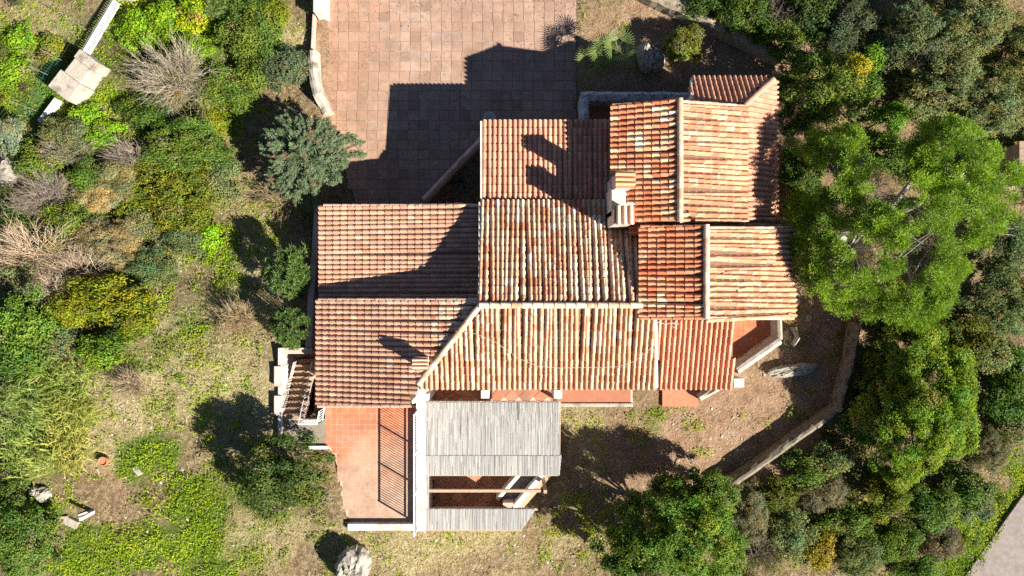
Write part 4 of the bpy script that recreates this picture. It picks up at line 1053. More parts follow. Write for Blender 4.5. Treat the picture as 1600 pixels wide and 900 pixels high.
def twig_mesh(r, h, seed, n1=60, thick=.014, sub=6, upr=.5):
    """leafless shrub: forked twigs"""
    rng = np.random.RandomState(seed); V = []; F = []
    def seg(p, q, r0, r1):
        d = q-p; L = np.linalg.norm(d)+1e-6; d = d/L; u = np.cross(d, [0.13,.2,1.0]); u /= np.linalg.norm(u)+1e-6; v = np.cross(d, u); b = len(V)
        for (c, rd) in ((p, r0), (q, r1)):
            for k in range(3):
                a_ = 2.094*k; V.append(c + (u*math.cos(a_)+v*math.sin(a_))*rd)
        for k in range(3): F.append((b+k, b+(k+1)%3, b+3+(k+1)%3, b+3+k))
    for k in range(n1):
        a_ = rng.uniform(0, 2*np.pi); rad = r*math.sqrt(rng.uniform(.05,1))
        e = np.array([rad*math.cos(a_), rad*math.sin(a_), h*rng.uniform(.5,1)*(1-.35*(rad/r)**2)]); p = np.array([rng.normal()*.12*r, rng.normal()*.12*r, 0])
        mid = p + (e-p)*.5 + np.array([rng.normal()*.07*r, rng.normal()*.07*r, h*upr*.25]); seg(p, mid, thick, thick*.8); seg(mid, e, thick*.8, thick*.35)
        for j in range(sub):
            t = rng.uniform(.35, 1); s0 = mid + (e-mid)*(t*2-1) if t > .5 else p + (mid-p)*t*2
            dd = (e-p)/np.linalg.norm(e-p) + rng.normal(size=3)*.55; q = s0 + dd*rng.uniform(.15,.38)*min(r,1.2); seg(s0, q, thick*.5, thick*.22)
            for jj in range(2):
                dd2 = dd + rng.normal(size=3)*.6; s1 = s0+(q-s0)*rng.uniform(.4,1); seg(s1, s1+dd2*rng.uniform(.08,.2)*min(r,1.2), thick*.32, thick*.15)
    c = np.array([(.40,.345,.275)])*rng.uniform(.75,1.25,len(F))[:,None]
    return mesh_np('branches', np.array(V), np.array(F), M['blade'], np.concatenate([c, np.ones((len(F),1))],1))

def cane_mesh(r, h, seed, n1=420):
    rng = np.random.RandomState(seed); V = []; F = []; C = []
    wind = np.array([-.5, .25, 0])
    for k in range(n1):
        a_ = rng.uniform(0,2*np.pi); rad = r*math.sqrt(rng.uniform(0,1)); p = np.array([rad*math.cos(a_), rad*math.sin(a_), h*rng.uniform(.25,.95)])
        d = rng.normal(size=3)*.7 + wind*1.3; d[2] = rng.uniform(.1,.6); d /= np.linalg.norm(d); L = rng.uniform(.28,.55); wd = rng.uniform(.011,.022)
        s = np.cross(d, [0,0,1.0]); s /= np.linalg.norm(s); m_ = p + d*L*.5; e = p + d*L + np.array([0,0,-L*.35]); b = len(V)
        V += [p-s*wd*.6, p+s*wd*.6, m_-s*wd, m_+s*wd, e-s*wd*.12, e+s*wd*.12]; F += [(b,b+1,b+3,b+2),(b+2,b+3,b+5,b+4)]
        c = np.array((.06,.11,.016))*(1-(t:=rng.uniform(0,1))) + np.array((.34,.38,.12))*t; C += [(*c,1)]*2
    return mesh_np('foliage', np.array(V), np.array(F), M['blade'], C)

def palm_thing(px, py, h, r, label, seed, nfan=8):
    rng = np.random.RandomState(seed); p = W(px, py, h); root = empty('fan_palm', (p.x, p.y, 0)); tag(root, label, 'palm', 'fan palms beside the patio')
    m = MB(); m.tube([(0,0,-.1),(.04,0,h*.5),(0,.03,h*.92)], [.13,.12,.11], 8); m.build('trunk', M['bark'], root, local=True)
    for k in range(nfan):
        a_ = k*2.399 + rng.uniform(-.2,.2); el = rng.uniform(.05,1.1); d = np.array([math.cos(a_)*math.cos(el), math.sin(a_)*math.cos(el), math.sin(el)]); c0 = np.array([0,0,h*.92]); c1 = c0 + d*r*.42
        s = np.cross(d,[0,0,1.0]); s /= np.linalg.norm(s); up = np.cross(s,d); V = []; F = []; C = []
        def strip(a0,a1,w0,w1,nv,col):
            b = len(V); V.extend([a0-nv*w0,a0+nv*w0,a1+nv*w1,a1-nv*w1]); F.append((b,b+1,b+2,b+3)); C.append((*col,1))
        strip(c0,c1,.012,.008,s,(.16,.20,.06))
        for j in range(13):
            th = (j-6)/6*1.3; dd = d*math.cos(th)+s*math.sin(th); nv = -d*math.sin(th)+s*math.cos(th); L = r*.66*(1-.12*abs(th)); e1 = c1+dd*L*.6; e2 = c1+dd*L-np.array([0,0,.12*L]);
            t = rng.uniform(0,1); col = np.array((.09,.15,.035))*(1-t)+np.array((.22,.27,.09))*t
            strip(c1,e1,.004,.017,nv,col); strip(e1,e2,.017,.002,nv,col)
        me = mesh_np('frond', np.array(V), np.array(F), M['leaf'], C); o = bpy.data.objects.new('frond', me); link(o, root, True)

PLANTN = [0]
cache = {}
def plant(px, py, rx, ry, h, sp, label, tint=(1,1,1), rot=None, cat=None, group=None, var=0, gap=0, name=None):
    """px, py: middle of the crown in plan; rx, ry its half size"""
    PLANTN[0] += 1; sd = PLANTN[0]
    g0 = 0
    for _ in range(4):
        p = W(px, py, g0 + h*.6); g0 = float(gh(np.array([p.x]), np.array([p.y]))[0])
    k = (H - g0 - h*.6)/H/40; r = (rx+ry)/2*k
    rb_ = min([.5,.75,1.05,1.5,2.1,2.9,3.8,4.6], key=lambda q: abs(q-r)); 
    big = r > 1.8
    key = (sp, rb_, round(h/r*2)/2 if not big else h, (sd % 3) if not big else sd, gap)
    hh = h * rb_/r if not big else h
    if key not in cache:
        s0 = abs(hash((sp, rb_, key[3]))) % 9999 if False else int(rb_*100) + 37*key[3] + len(sp)*101
        if sp in SPEC: cache[key] = crown_mesh(sp, rb_, hh, s0, gap)
        elif sp == 'juniper': cache[key] = juniper_mesh(rb_, hh, s0)
        elif sp == 'oleander': cache[key] = oleander_mesh(rb_, hh, s0)
        elif sp == 'twig': cache[key] = (twig_mesh(rb_, hh, s0, int(50+45*rb_)), None)
        elif sp == 'cane': cache[key] = (cane_mesh(rb_, hh, s0, int(620*rb_*rb_)+40), None)
    cme, tme = cache[key]
    nm = name or {'twig':'dead_shrub','cane':'cane_clump','juniper':'juniper','oleander':'oleander','lush':'leafy_bush','broom':'broom_bush','heath':'heath_shrub','olive':'grey_shrub','lentisk':'shrub','oak':'shrub'}[sp]
    root = empty(nm, (p.x, p.y, g0)); tag(root, label, cat or ('tree' if name and 'tree' in name else 'shrub'), group)
    ro = rot if rot is not None else (sd*2.399) % 6.283
    sx = rx*k/rb_; sy = ry*k/rb_; sz = h/hh
    if rot is None:      # keep the plan extents along X and Y
        ro = (sd % 4) * math.pi/2
        if sd % 2: sx, sy = sy, sx
    root.rotation_euler = (0, 0, ro)
    c = bpy.data.objects.new('crown' if sp not in ('twig','cane') else ('branches' if sp == 'twig' else 'foliage'), cme); link(c, root, True); c.scale = (sx, sy, sz); c.color = (*tint, 1)
    if tme:
        t = bpy.data.objects.new('trunk' if big or 'tree' in nm else 'stems', tme); link(t, root, True); t.scale = (sx, sy, sz)
    return root

YG = (1.25,1.15,.8); DK = (.75,.8,.85); GY_ = (1.0,.95,1.1); BG = (.75,.95,1.25)
LIST = [
 # ---- top left
 (265,118,64,56,1.9,'twig','large pale leafless shrub to the right of the gateway block',(1.25,1.25,1.25)),
 (262,125,50,44,1.0,'heath','olive green undergrowth inside the large pale leafless shrub',(1,1,1)),
 (215,45,36,34,.7,'lush','low bright green bush just right of the white gate',(1.1,1.1,.9)),
 (255,28,34,30,.8,'lush','bright green herb bush between white gate and top edge',(1.0,1.0,.9)),
 (310,22,40,32,.8,'lush','yellow-green flowering bush on the top edge left of the patio',(1.5,1.15,.7)),
 (345,12,24,20,.9,'oleander','big leaved green plant on the top edge left of the patio',(1,1,1)),
 (385,50,48,46,1.5,'oak','dark green bush between flowering bush and dry grass at the top',(1,1.05,1)),
 (445,105,42,32,1.2,'olive','blue-grey shrub leaning on the curved patio wall',(.72,.85,.85)),
 (345,140,50,36,1.1,'oak','green bush right of the large pale leafless shrub',(1.15,1.15,1)),
 (300,75,30,24,.6,'lush','small green bush above the large pale leafless shrub',(.8,.85,.9)),
 (155,208,34,26,.9,'lush','round bright green bush below the gateway block',(.95,1.05,.9)),
 (100,215,46,34,1.2,'olive','dull grey-green shrub at the foot of the narrow white wall',(.85,.9,.8)),
 (8,210,24,30,1.7,'olive','pale blue-grey bush cut by the left edge under the fence',(1.25,1.3,1.7)),
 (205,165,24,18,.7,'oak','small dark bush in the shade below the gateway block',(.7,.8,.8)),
 (20,105,28,22,.4,'lush','low green clump left of the wire fence',(.9,.9,.9)),
 (285,228,74,42,1.5,'oak','wide green bush below the large pale leafless shrub',(1.05,1.15,1.15)),
 # ---- left middle
 (55,250,40,34,1.3,'oak','olive green shrub beside the pale rock outcrop',(1.2,1.15,.9)),
 (105,235,36,26,1.2,'twig','grey twiggy shrub just below the grey-green shrub',(.95,.92,1.0)),
 (210,245,48,26,1.0,'twig','row of grey dead stems above the olive mound',(1.0,.95,1.0)),
 (65,300,46,36,1.1,'twig','tangled grey dead branches right of the pale rock outcrop',(.95,.92,1.0)),
 (270,305,72,62,1.2,'lentisk','broad olive green mound in the middle of the left slope',(.85,.85,.9)),
 (340,275,34,36,.8,'olive','soft grey-green tussock at the right end of the olive mound',(1.05,1.1,.9)),
 (150,310,42,38,.8,'heath','beige feathery grass clump in the middle of the left thicket',(1.7,1.55,1.6)),
 (100,350,46,36,1.0,'oak','green leafy shrub under the beige feathery clump',(1.25,1.25,1.0)),
 (165,380,54,44,.9,'heath','greyish brown dry shrub left of the rocky bare patch',(1.3,1.2,1.35)),
 (45,405,72,56,1.4,'twig','large tangle of pale thorny dead branches at the left edge',(1.45,1.3,1.15)),
 (120,425,50,34,1.0,'twig','smaller pale dead branch tangle touching the yellow-green thicket',(1.3,1.2,1.1)),
 (20,350,40,30,1.0,'oak','dark green shrub at the left edge above the thorny branches',(.7,.8,.8)),
 (235,420,46,30,.6,'olive','low blue-green herb patch below the dry shrub',(.8,1.0,.8)),
 (195,340,36,34,.7,'lentisk','pale olive shrub between feathery clump and olive mound',(.95,.95,.9)),
 (315,235,36,26,.9,'oak','blue-green bush at the upper right of the olive mound',(.9,1.05,1.2)),
 (325,375,24,26,.4,'lush','bright grass green clump above the bare rocky patch',(1,1.1,.8)),
 (35,330,30,24,1.0,'twig','short grey dead branches over the dark shrub at the left edge',(1.05,1.0,1.0)),
 (180,275,44,30,1.0,'heath','soft grey-green shrub left of the olive mound',(1.1,1.2,1.2)),
 (235,260,30,26,.9,'lentisk','dusty olive shrub at the upper left of the olive mound',(.8,.85,.85)),
 (135,275,30,26,1.2,'oak','dark green shrub between grey twiggy shrub and olive mound',(.85,.95,.8)),
 (85,385,30,24,1.0,'lentisk','small yellow-green shrub sticking out of the pale thorny branches',(1.1,1.1,.8)),
 (15,445,36,34,1.3,'olive','grey-green shrub at the left edge below the pale thorny branches',(.95,1.05,.9)),
 (75,455,36,28,1.2,'twig','thin pale twigs at the lower side of the pale thorny branches',(1.3,1.2,1.1)),
 (215,355,34,28,.8,'olive','pale dusty shrub right of the greyish brown dry shrub',(1.05,1.05,1.0)),
 (290,375,36,24,.5,'olive','blue-green low herbs at the upper left of the bare rocky patch',(.85,1.0,.9)),
 (135,180,24,20,.6,'lush','small bright green bush against the gateway block',(.95,1.0,.9)),
 (395,115,34,30,1.0,'oak','olive bush between the green bush and the blue-grey shrub at the patio wall',(1.1,1.1,1)),
 (375,15,34,24,1.2,'oak','dark leafy bush on the top edge right of the big leaved plant',(.85,.95,.9)),
 (425,20,30,24,.6,'lentisk','yellow-green tuft on the top edge beside the white pillar',(1.1,1.1,.8)),
 (80,75,24,20,.5,'lentisk','low olive tuft between the fence posts',(1.1,1.1,.9)),
 (30,60,26,22,.5,'lush','green weeds hummock at the upper left edge',(.8,.85,.9)),
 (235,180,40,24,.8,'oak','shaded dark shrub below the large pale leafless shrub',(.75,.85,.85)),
 (330,190,30,24,.7,'lentisk','yellowish low bush left of the juniper',(1.15,1.1,.8)),
 # ---- left thicket
 (165,470,70,40,1.3,'lentisk','long yellow-green thicket left of the dry slope',(1.05,1.05,.7)),
 (110,490,46,36,1.2,'lentisk','yellow-green shrub at the left end of the long thicket',(1.1,1.05,.7)),
 (205,505,34,30,.9,'lentisk','rounded yellow-green shrub at the right end of the long thicket',(1,1,.75)),
 (35,515,54,60,1.8,'oak','large dark green bush at the left edge of the thicket',(1.05,1.25,1.0)),
 (25,570,40,34,1.3,'oak','dark green bush at the left edge above the canes',(.8,.95,.9)),
 (155,550,44,30,1.0,'oak','mid green bush below the long yellow-green thicket',(1.25,1.4,.9)),
 (85,540,40,34,1.0,'olive','grey twiggy shrub between dark bush and yellow-green thicket',(.85,.9,.8)),
 (98,588,48,30,.9,'cane','upper cane clump with arching pale green leaves',(1,1.05,.9)),
 (25,640,40,46,1.3,'cane','cane clump at the left edge with drooping leaves',(.85,.95,.9)),
 (105,648,46,34,.8,'cane','middle cane clump with yellowish arching leaves',(1.2,1.1,.9)),
 (48,715,42,34,.9,'cane','lower cane clump above the bright white rock',(1.05,1.1,.9)),
 (110,695,36,36,.7,'cane','thin straw coloured cane clump left of the terracotta pot',(1.4,1.15,1)),
 (10,760,30,30,1.2,'oak','dark bush at the left edge beneath the canes',(.75,.8,.8)),
 (30,845,58,64,1.9,'oak','large dull green bush in the bottom left corner',(.95,1.1,1.1)),
 # ---- by the west wing
 (478,243,76,74,2.3,'juniper','blue-green spreading juniper overhanging the lower left of the patio',(1,1,1)),
 (440,312,36,30,.9,'twig','dry spiky plant below the juniper with green base',(1.2,1.05,.8)),
 (440,318,18,16,.5,'lush','small green clump inside the dry spiky plant below the juniper',(.9,.9,.9)),
 (452,425,36,40,1.7,'oleander','upper green oleander bush beside the retaining wall',(1,1,1)),
 (456,510,30,30,1.4,'oleander','lower small oleander bush at the top of the stairs wall',(.95,1,.9)),
 (372,500,34,28,.8,'twig','dry sticks tuft on the slope left of the lower oleander',(1.2,1.05,.8)),
 (205,602,30,26,.6,'twig','small dry tuft on the slope right of the canes',(1.15,1.05,.85)),
 (440,748,80,60,3.1,'oak','dark evergreen bush below the stair landing left of the orange terrace',(1.05,.95,1.25)),
 # ---- top right
 (1070,66,34,30,1.8,'broom','yellow-green broom bush right of the two boulders',(1.05,1.1,.9)),
 (1105,8,36,24,1.3,'oak','dark bush on the top edge left end of the right thicket',(.8,.9,.9)),
 (1160,20,44,34,1.8,'oak','dark bush behind the diagonal stone wall',(.85,.95,.8)),
 (1215,50,46,36,1.6,'oak','bush with pale tips at the end of the diagonal stone wall',(1.0,1.05,.8)),
 (1218,28,30,30,1.7,'twig','bare pale twigs above the bush with pale tips',(.9,.85,.85)),
 (1270,15,50,40,2.0,'oak','very dark bush on the top edge in the middle of the right thicket',(.6,.7,.75)),
 (1330,35,50,44,2.3,'olive','dark grey-green shrub on the top edge left of the grey grove',(.55,.65,.7)),
 (1290,135,78,70,4.8,'oak','green tree with golden tips right of the north porch roof',(.95,1.0,.9),'green_tree'),
 (1318,118,34,26,4.9,'lentisk','golden yellow flowering bush top inside the green tree',(1.5,1.2,.7)),
 (1350,105,22,24,4.2,'lush','bright green spray at the right side of the green tree',(.7,.8,.8)),
 (1430,60,66,60,3.0,'olive','grey-green tree at the left of the grey grove',(.8,.9,.9),'grey_tree'),
 (1520,40,72,60,3.2,'olive','grey-green tree at the top of the grey grove',(1.0,1.0,.85),'grey_tree'),
 (1590,100,60,70,3.0,'olive','grey-green tree at the right edge of the grey grove',(1.1,1.1,.9),'grey_tree'),
 (1470,130,70,56,2.8,'olive','grey-green tree in the middle of the grey grove',(.95,.98,.9),'grey_tree'),
 (1545,170,66,50,2.6,'olive','grey-green tree at the bottom of the grey grove above the pine',(.95,1.0,.9),'grey_tree'),
 (1420,85,30,30,3.1,'twig','bare grey branches at the left of the grey grove',(.9,.9,1)),
 (1580,205,34,26,1.6,'lentisk','yellow bush between grey grove and pine at the right',(1.2,1.1,.6)),
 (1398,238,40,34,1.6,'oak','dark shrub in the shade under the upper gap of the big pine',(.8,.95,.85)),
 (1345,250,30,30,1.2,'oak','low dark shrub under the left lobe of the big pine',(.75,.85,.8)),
 (1460,350,40,34,1.2,'heath','dry brown undergrowth below the middle gap of the big pine',(.8,.75,.8)),
 (1340,400,30,26,.6,'heath','dry brown litter bush beside the hose reel',(.9,.8,.8)),
 (1390,185,34,26,3.2,'lush','bright green bush top above the pine',(.75,.85,.8)),
 # ---- right middle
 (1392,468,52,36,2.2,'lentisk','yellow-green bush at the lower left foot of the big pine',(1.1,1.1,.6)),
 (1330,455,36,40,2.0,'twig','bare grey branches hanging at the lower left of the big pine',(.75,.72,.75)),
 (1260,345,36,44,1.0,'oak','low green shrub between roof edge and hose reel',(1.15,1.3,1)),
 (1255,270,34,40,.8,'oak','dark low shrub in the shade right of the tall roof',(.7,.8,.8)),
 (1575,380,40,50,2.0,'olive','dull shrub at the right edge beside the pine',(.7,.8,.8)),
 (1570,465,60,60,2.6,'olive','grey-green tree below the pine at the right edge',(.85,1.0,.85),'grey_tree'),
 (1510,530,52,46,2.0,'lentisk','olive brown bush between pine and large oak',(.7,.7,.7)),
 (1485,470,30,30,1.2,'heath','dry brownish shrub right of the tan boulder',(1.1,1.0,1.1)),
 (1420,500,30,20,.5,'lush','bright low green patch around the tan boulder',(1,1.1,.8)),
 (1448,635,98,122,3.6,'oak','very large green oak right of the stone garden wall',(1.6,1.6,1.1),'oak_tree'),
 (1385,590,36,42,1.8,'oak','smaller dark oak crown on the left of the very large oak',(.9,1.05,.9)),
 (1352,660,32,38,1.4,'oak','bush against the stone wall bend below the dark oak crown',(.95,1.15,.9)),
 (1590,600,44,60,2.0,'oak','deep green bush at the right edge beside the large oak',(.7,.9,.85)),
 (1550,555,34,34,1.8,'olive','pale shrub at the right of the large oak top',(1.0,1.1,.9)),
 # ---- lower right
 (1068,834,100,84,4.1,'oak','big bright green tree at the bottom right of the pergola yard',(1.5,1.6,1.0),'oak_tree'),
 (1112,772,42,40,2.9,'oak','upper green lobe bush next to the lower end of the stone wall',(1.05,1.2,1.0)),
 (990,868,60,48,3.5,'oak','dark green bush at the lower left of the big bright tree',(.95,1.05,.85)),
 (1175,800,34,46,1.0,'heath','dry grey feathery shrub right of the big bright tree',(1.25,1.25,1.5)),
 (1215,775,40,28,1.0,'lentisk','olive shrub just outside the straight stone wall',(.75,.75,.8)),
 (1265,735,40,30,1.2,'oak','green shrub outside the straight stone wall upper end',(.95,1.0,.9)),
 (1290,770,36,32,1.0,'heath','grey purple dry shrub left of the large oak base',(1.1,1.0,1.25)),
 (1300,720,32,28,1.0,'olive','pale shrub between stone wall bend and large oak',(.8,.9,.75)),
 (1240,840,42,46,1.1,'olive','soft pale grey-green bush at the bottom right of centre',(1.0,1.05,.95)),
 (1195,868,30,34,.9,'twig','bare grey bush between big bright tree and pale bush',(.8,.78,.8)),
 (1285,855,34,38,.8,'lentisk','orange yellow dry bush at the bottom right',(1.5,1.05,.9)),
 (1330,815,38,30,1.2,'oak','green shrub right of the grey purple dry shrub',(1,1.1,.9)),
 (1345,870,44,34,1.2,'olive','grey-green shrub on the bottom edge below the green shrub',(.8,.95,.75)),
 (1385,780,44,34,1.5,'lentisk','olive green shrub under the lower edge of the large oak',(.8,.85,.8)),
 (1400,850,40,34,1.1,'oak','mid green shrub on the bottom edge left of the grassy verge',(1,1.1,.9)),
 (1455,790,46,36,1.4,'oak','dark green shrub under the lower right edge of the large oak',(.85,1.0,.95)),
 (1475,845,36,32,1.0,'heath','purple grey dry shrub beside the grassy verge',(1.0,.9,1.15)),
 (1515,765,38,32,1.2,'oak','dark shrub between large oak and grassy verge',(.8,.95,.85)),
 (1530,790,28,30,1.0,'olive','blue-grey shrub on the grassy verge',(.75,.9,1.0)),
 (1545,700,34,40,1.2,'heath','dry brown shrub right of the large oak',(1.05,1.0,1.05)),
 (1585,665,30,34,1.0,'olive','pale grey shrub on the right edge above the road verge',(1.1,1.1,1.1)),
 (1435,890,34,24,.9,'oak','green shrub on the bottom edge nearest the road verge',(1,1.1,.9)),
]
for e in LIST:
    px, py, rx, ry, h, sp, label, tint = e[:8]
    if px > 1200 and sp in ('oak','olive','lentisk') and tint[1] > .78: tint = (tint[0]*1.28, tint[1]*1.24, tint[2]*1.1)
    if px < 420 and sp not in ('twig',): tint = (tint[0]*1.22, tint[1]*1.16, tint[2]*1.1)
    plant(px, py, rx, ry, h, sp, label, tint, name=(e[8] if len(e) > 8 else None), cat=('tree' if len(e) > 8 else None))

# the big pine
p = W(1434, 334, 5.2); root = empty('pine_tree', (p.x, p.y, 0)); tag(root, 'huge bright green pine spreading over the right side beside the roofs', 'tree')
cme, tme = pine_mesh(3.85, 7.0, 77, holes=((-1.0,2.0,.8), (-1.35,.6,.5),(1.1,1.6,.4),(-.6,-2.2,.5),(2.2,-1.2,.35), (-2.0,-1.3,.5),(.6,-.5,.5),(-.5,-.9,.35),(1.6,.4,.25),(-.2,.5,.3)))
c = bpy.data.objects.new('crown', cme); link(c, root, True); t = bpy.data.objects.new('trunk', tme); link(t, root, True)
tw = twig_mesh(1.3, .9, 5, 70, .012); o = bpy.data.objects.new('dead_branches', tw); link(o, root, True); o.location = (.6,-.5,4.6); o.color = (.75,.72,.75,1)
for (x_, y_, z_, a_) in ((-1.4,.6,4.4,1.2),(-1.9,-1.4,3.8,2.6),(-.6,-2.1,4.2,4.1)):
    o = bpy.data.objects.new('dead_branches', tw); link(o, root, True); o.location = (x_, y_, z_); o.rotation_euler = (.2,.1,a_); o.scale = (.75,.75,.7); o.color = (.65,.62,.66,1)

# fan palms, agave
palm_thing(925, 96, .9, .75, 'left fan palm with drooping fronds beside the slab patio', 1)
palm_thing(942, 82, 1.1, .80, 'middle fan palm between the other two palms', 2)
palm_thing(966, 76, 1.35, .85, 'tallest bright fan palm beside the pale boulders', 3)
p = W(718,281,.4); root = empty('agave', (p.x, p.y, 0)); tag(root, 'dark spiky agave in the shaded diagonal planter', 'agave')
rng = np.random.RandomState(4); lv = bpy.data.meshes.new('agave_leaf')
lv.from_pydata([(-.03,0,0),(.03,0,0),(-.045,.25,.02),(.045,.25,.02),(0,.25,-.01),(0,.6,0),(0,0,-.02)], [], [(0,6,4,2),(6,1,3,4),(2,4,5),(4,3,5)])
lv.materials.append(mat_plain('agave', (.10,.15,.10), (.15,.20,.13), 8, .5, .1))
for k in range(26):
    o = bpy.data.objects.new('agave_leaf', lv); link(o, root, True); o.rotation_euler = (rng.uniform(.15,1.2), 0, k*2.399); o.location = (0,0,.08)

# ------------------------------------------------------------------ ground cover
rng = np.random.RandomState(21)
def scatter(n_, box, wfun):
    X = rng.uniform(box[0], box[1], n_); Y = rng.uniform(box[2], box[3], n_); Z = gh(X, Y)
    wgt = wfun(X, Y, Z); k = rng.uniform(0, 1, n_) < wgt
    return X[k], Y[k], Z[k]
def open_ground(X, Y, Z):
    hs_ = (X > -7.45) & (X < 10.6) & (Y > -8.75) & (Y < 12.5) & ~((X > 2.55) & (Y > 7.3)) & ~((X > 1.8) & (Y < -4.6)) & ~((X > 9.4) & (Y < 2))
    st = (X > -9.0) & (X < -6.5) & (Y > -5.9) & (Y < -2.0)
    tr = inpoly(X, Y, polyT) | ((X > -3.5) & (X < 1.9) & (Y > -8.75))& (Y < -4) | inpoly(X, Y, poly) 
    te = (X > -7.45) & (X < -5.7) & (Y < -5.9) & (Y > -8.6) & ~inpoly(X, Y, polyT)
    return (~(hs_ | st | tr) | te) & ~inpoly(X - .55*np.clip(fnoise(X*1.2, Y*1.2, 401, 3)-.35, 0, 1), Y + .4*np.clip(fnoise(X*1.2, Y*1.2, 402, 3)-.35, 0, 1), ROADP)
def w_green(X, Y, Z):
    g_, s2, d2 = covers(X, Y, Z); pn = fnoise(X*2.2, Y*2.2, 31, 3)
    return np.clip((g_*1.25 - .33 + (pn-.5)*2.5), 0, 1) * open_ground(X, Y, Z)
X, Y, Z = scatter(640000, (-23,23,-13.5,13.5), w_green); n_ = len(X)
hgt = fnoise(X*1.1, Y*1.1, 55, 3); pos = np.stack([X, Y, Z + .02 + rng.uniform(0,1,n_)*(.05+.30*np.clip(hgt-.35,0,1))], 1)
nrm = np.stack([rng.normal(size=n_)*.55, rng.normal(size=n_)*.55, np.ones(n_)], 1); nrm /= np.linalg.norm(nrm,axis=1,keepdims=True)
V, F, C = leaves(rng, pos, nrm, .085, .042, (.085,.175,.008), (.39,.50,.024), np.clip(fnoise(X*.55, Y*.55, 91, 4)*2.2-.6, -.1, 1.1))
yl = (fnoise(X*.8+7, Y*.8, 97, 3) > .58); C[yl, 0] *= 1.12
o = bpy.data.objects.new('weeds', mesh_np('weeds', V, F, M['blade'], C)); COL.objects.link(o); tag(o, 'low bright green weeds covering the slopes and verges', 'weeds', kind='stuff')
def w_straw(X, Y, Z):
    g_, s2, d2 = covers(X, Y, Z); pn = fnoise(X*2.6, Y*2.6, 131, 3)
    return np.clip((np.maximum(s2, .25) - .1 + (pn-.5)*1.9), 0, 1) * (1 - np.clip(d2*.8, 0, .9)) * open_ground(X, Y, Z)
X, Y, Z = scatter(230000, (-23,23,-13.5,13.5), w_straw); n_ = len(X)
pos = np.stack([X, Y, Z + .02 + rng.uniform(0,.10,n_)], 1); nrm = np.stack([rng.normal(size=n_)*.5, rng.normal(size=n_)*.5, np.ones(n_)], 1); nrm /= np.linalg.norm(nrm,axis=1,keepdims=True)
V, F, C = leaves(rng, pos, nrm, .15, .018, (.28,.26,.09), (.62,.54,.31), fnoise(X*.9, Y*.9, 191))
o = bpy.data.objects.new('dry_grass', mesh_np('dry_grass', V, F, M['blade'], C)); COL.objects.link(o); tag(o, 'dry straw coloured grass strewn over the slopes', 'grass', kind='stuff')
# leaf litter blown over the paving
def w_litter(X, Y, Z):
    px, py = topx(X, Y, 0); e_ = np.exp(-((px-515)/14.)**2) + .8*np.exp(-((px-890)/16.)**2) + .5*np.exp(-((py-6)/22.)**2)
    return inpoly(X, Y, poly_patio) * np.clip(e_*.55 + .035 + .5*(fnoise(X*1.6, Y*1.6, 301, 4) > .64), 0, 1)
poly_patio = [(p_.x, p_.y) for p_ in PP]
X, Y, Z = scatter(9000, (-7.7,2.6,3,12.6), w_litter); n_ = len(X)
pos = np.stack([X, Y, np.full(n_, .028)], 1); nrm = np.stack([rng.normal(size=n_)*.25, rng.normal(size=n_)*.25, np.ones(n_)], 1); nrm /= np.linalg.norm(nrm,axis=1,keepdims=True)
V, F, C = leaves(rng, pos, nrm, .045, .026, (.10,.06,.035), (.30,.19,.10), rng.uniform(0,1,n_))
o = bpy.data.objects.new('leaf_litter', mesh_np('leaf_litter', V, F, M['blade'], C)); COL.objects.link(o); tag(o, 'small brown fallen leaves on the slab patio', 'leaves', kind='stuff')
# low dense undergrowth between the shrubs
THK = [(-70,300,110,420,.8),(1690,250,110,300,.8),(1300,-70,300,60,.8),(1250,960,200,50,.7),(60,250,80,70,.9),(150,270,110,80,.95),(260,290,90,70,.7),(90,340,130,80,1),(200,400,90,60,.6),(300,330,60,60,.5),(300,190,80,50,.6),(200,190,80,50,.5),(140,400,90,40,.6),(120,480,130,60,.9),(40,540,60,80,.9),(130,560,70,40,.7),(20,700,40,80,.6),(30,850,50,60,.8),
       (330,120,60,60,.5),(380,60,50,50,.6),(440,105,40,40,.4),(1150,15,120,40,1),(1230,60,60,60,.9),(1300,60,90,80,1),(1290,150,90,80,.8),(1430,80,130,110,1),(1550,120,90,130,1),(1420,250,150,80,.45),(1500,330,110,150,.7),(1580,440,60,150,1),
       (1500,520,110,60,.9),(1450,640,130,150,1),(1570,600,60,100,1),(1380,600,70,70,.9),(1310,740,80,70,.8),(1250,790,90,60,.8),(1300,850,120,60,.8),(1430,800,110,80,.9),(1190,850,60,60,.8),(1080,820,90,80,.8),(1540,720,40,60,.6),(1380,870,80,40,.8),(1250,330,40,80,.35)]
def w_thick(X, Y, Z):
    px, py = topx(X, Y, Z); pn = fnoise(X*.9, Y*.9, 231, 3)
    return np.clip(field(THK, px, py)*1.4 - .38 + (pn-.5)*1.6, 0, 1) * open_ground(X, Y, Z) * (inpoly(px, py, YARD) == False)
YARD = [(900,0),(1000,0),(1215,95),(1230,200),(1250,420),(1330,470),(1330,560),(1300,670),(1135,765),(1060,735),(900,640)]
X, Y, Z = scatter(6000, (-25,25,-14.5,14.5), w_thick); nc_ = len(X)
rc = rng.uniform(.16,.34,nc_); hc = rng.uniform(.08,.5,nc_); per = (rc**2*1500).astype(int)+20; ci = np.repeat(np.arange(nc_), per); n_ = len(ci)
d = sphere_dirs(rng, n_, 1); pos = np.stack([X[ci],Y[ci],Z[ci]+hc[ci]],1) + d*(rc[ci]*rng.uniform(.4,1.1,n_))[:,None]
nrm = d + rng.normal(size=(n_,3))*.5 + np.array([0,0,.4]); nrm /= np.linalg.norm(nrm,axis=1,keepdims=True)
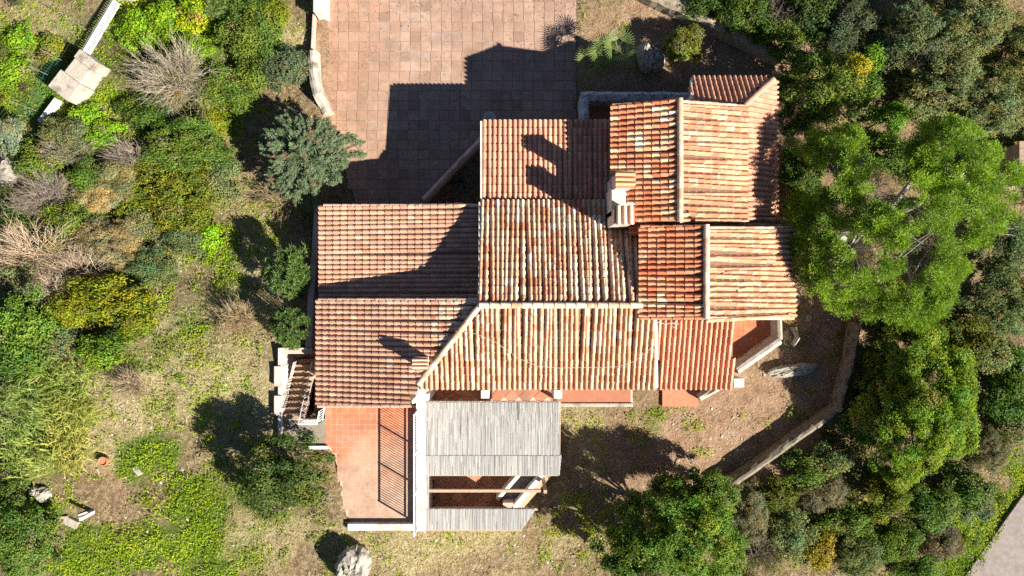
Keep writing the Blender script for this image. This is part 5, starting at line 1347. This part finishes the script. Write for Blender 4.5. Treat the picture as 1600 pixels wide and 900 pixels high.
V, F, C = leaves(rng, pos, nrm, .09, .045, (.040,.062,.014), (.165,.190,.045), np.clip(rng.normal(.5,.3,nc_),0,1)[ci])
tn = rng.uniform(0,1,nc_)[ci]; C[:,0] *= .8+.5*tn; C[:,2] *= .7+.9*rng.uniform(0,1,nc_)[ci]
o = bpy.data.objects.new('undergrowth', mesh_np('undergrowth', V, F, M['blade'], C)); COL.objects.link(o); tag(o, 'dense low undergrowth filling the gaps between shrubs', 'undergrowth', kind='stuff')
# loose stones
def w_stone(X, Y, Z):
    px, py = topx(X, Y, Z); f = field([(760,860,200,50,1),(600,850,120,40,.6),(880,850,80,60,.7),(390,470,90,170,.35),(300,620,120,120,.3),(270,410,60,45,.9),(180,640,90,80,.5),(120,780,80,60,.45),(1150,690,170,110,.55),(1000,60,200,60,.12),(1300,500,80,120,.1),(450,520,40,60,.5),(250,770,180,100,.15),(1330,780,200,100,.15)], px, py)
    return f * open_ground(X, Y, Z) * (fnoise(X*1.5, Y*1.5, 7) > .45)
X, Y, Z = scatter(26000, (-22,16,-12.5,12), w_stone); n_ = len(X)
oc = np.array([[-1,-1,-.4],[1,-1,-.4],[1,1,-.4],[-1,1,-.4],[-.6,-.6,.7],[.6,-.6,.7],[.6,.6,.7],[-.6,.6,.7]])
of = np.array([[4,5,6,7],[0,1,5,4],[1,2,6,5],[2,3,7,6],[3,0,4,7]])
sz = np.clip(rng.lognormal(-3.55, .5, n_), .012, .12); an = rng.uniform(0, 6.28, n_); ca, sa = np.cos(an), np.sin(an)
base = oc[None] * (sz[:,None,None]*np.array([1,.75,.55])) * rng.uniform(.65,1.25,(n_,8,1))
bx = base[:,:,0]*ca[:,None]-base[:,:,1]*sa[:,None]+X[:,None]; by = base[:,:,0]*sa[:,None]+base[:,:,1]*ca[:,None]+Y[:,None]; bz = base[:,:,2]+Z[:,None]+.01
V = np.stack([bx,by,bz],-1).reshape(-1,3); F = (of[None]+np.arange(n_)[:,None,None]*8).reshape(-1,4)
C = np.repeat(np.array([(.50,.45,.37,1)])*rng.uniform(.65,1.3,(n_,1)), 5, 0)
o = bpy.data.objects.new('gravel', mesh_np('gravel', V, F, M['blade'], C)); COL.objects.link(o); tag(o, 'loose pale stones scattered over the dry slopes', 'stones', kind='stuff')

print('TRIS', sum(len(m.loops)-2*len(m.polygons) for m in bpy.data.meshes), len(bpy.data.objects))
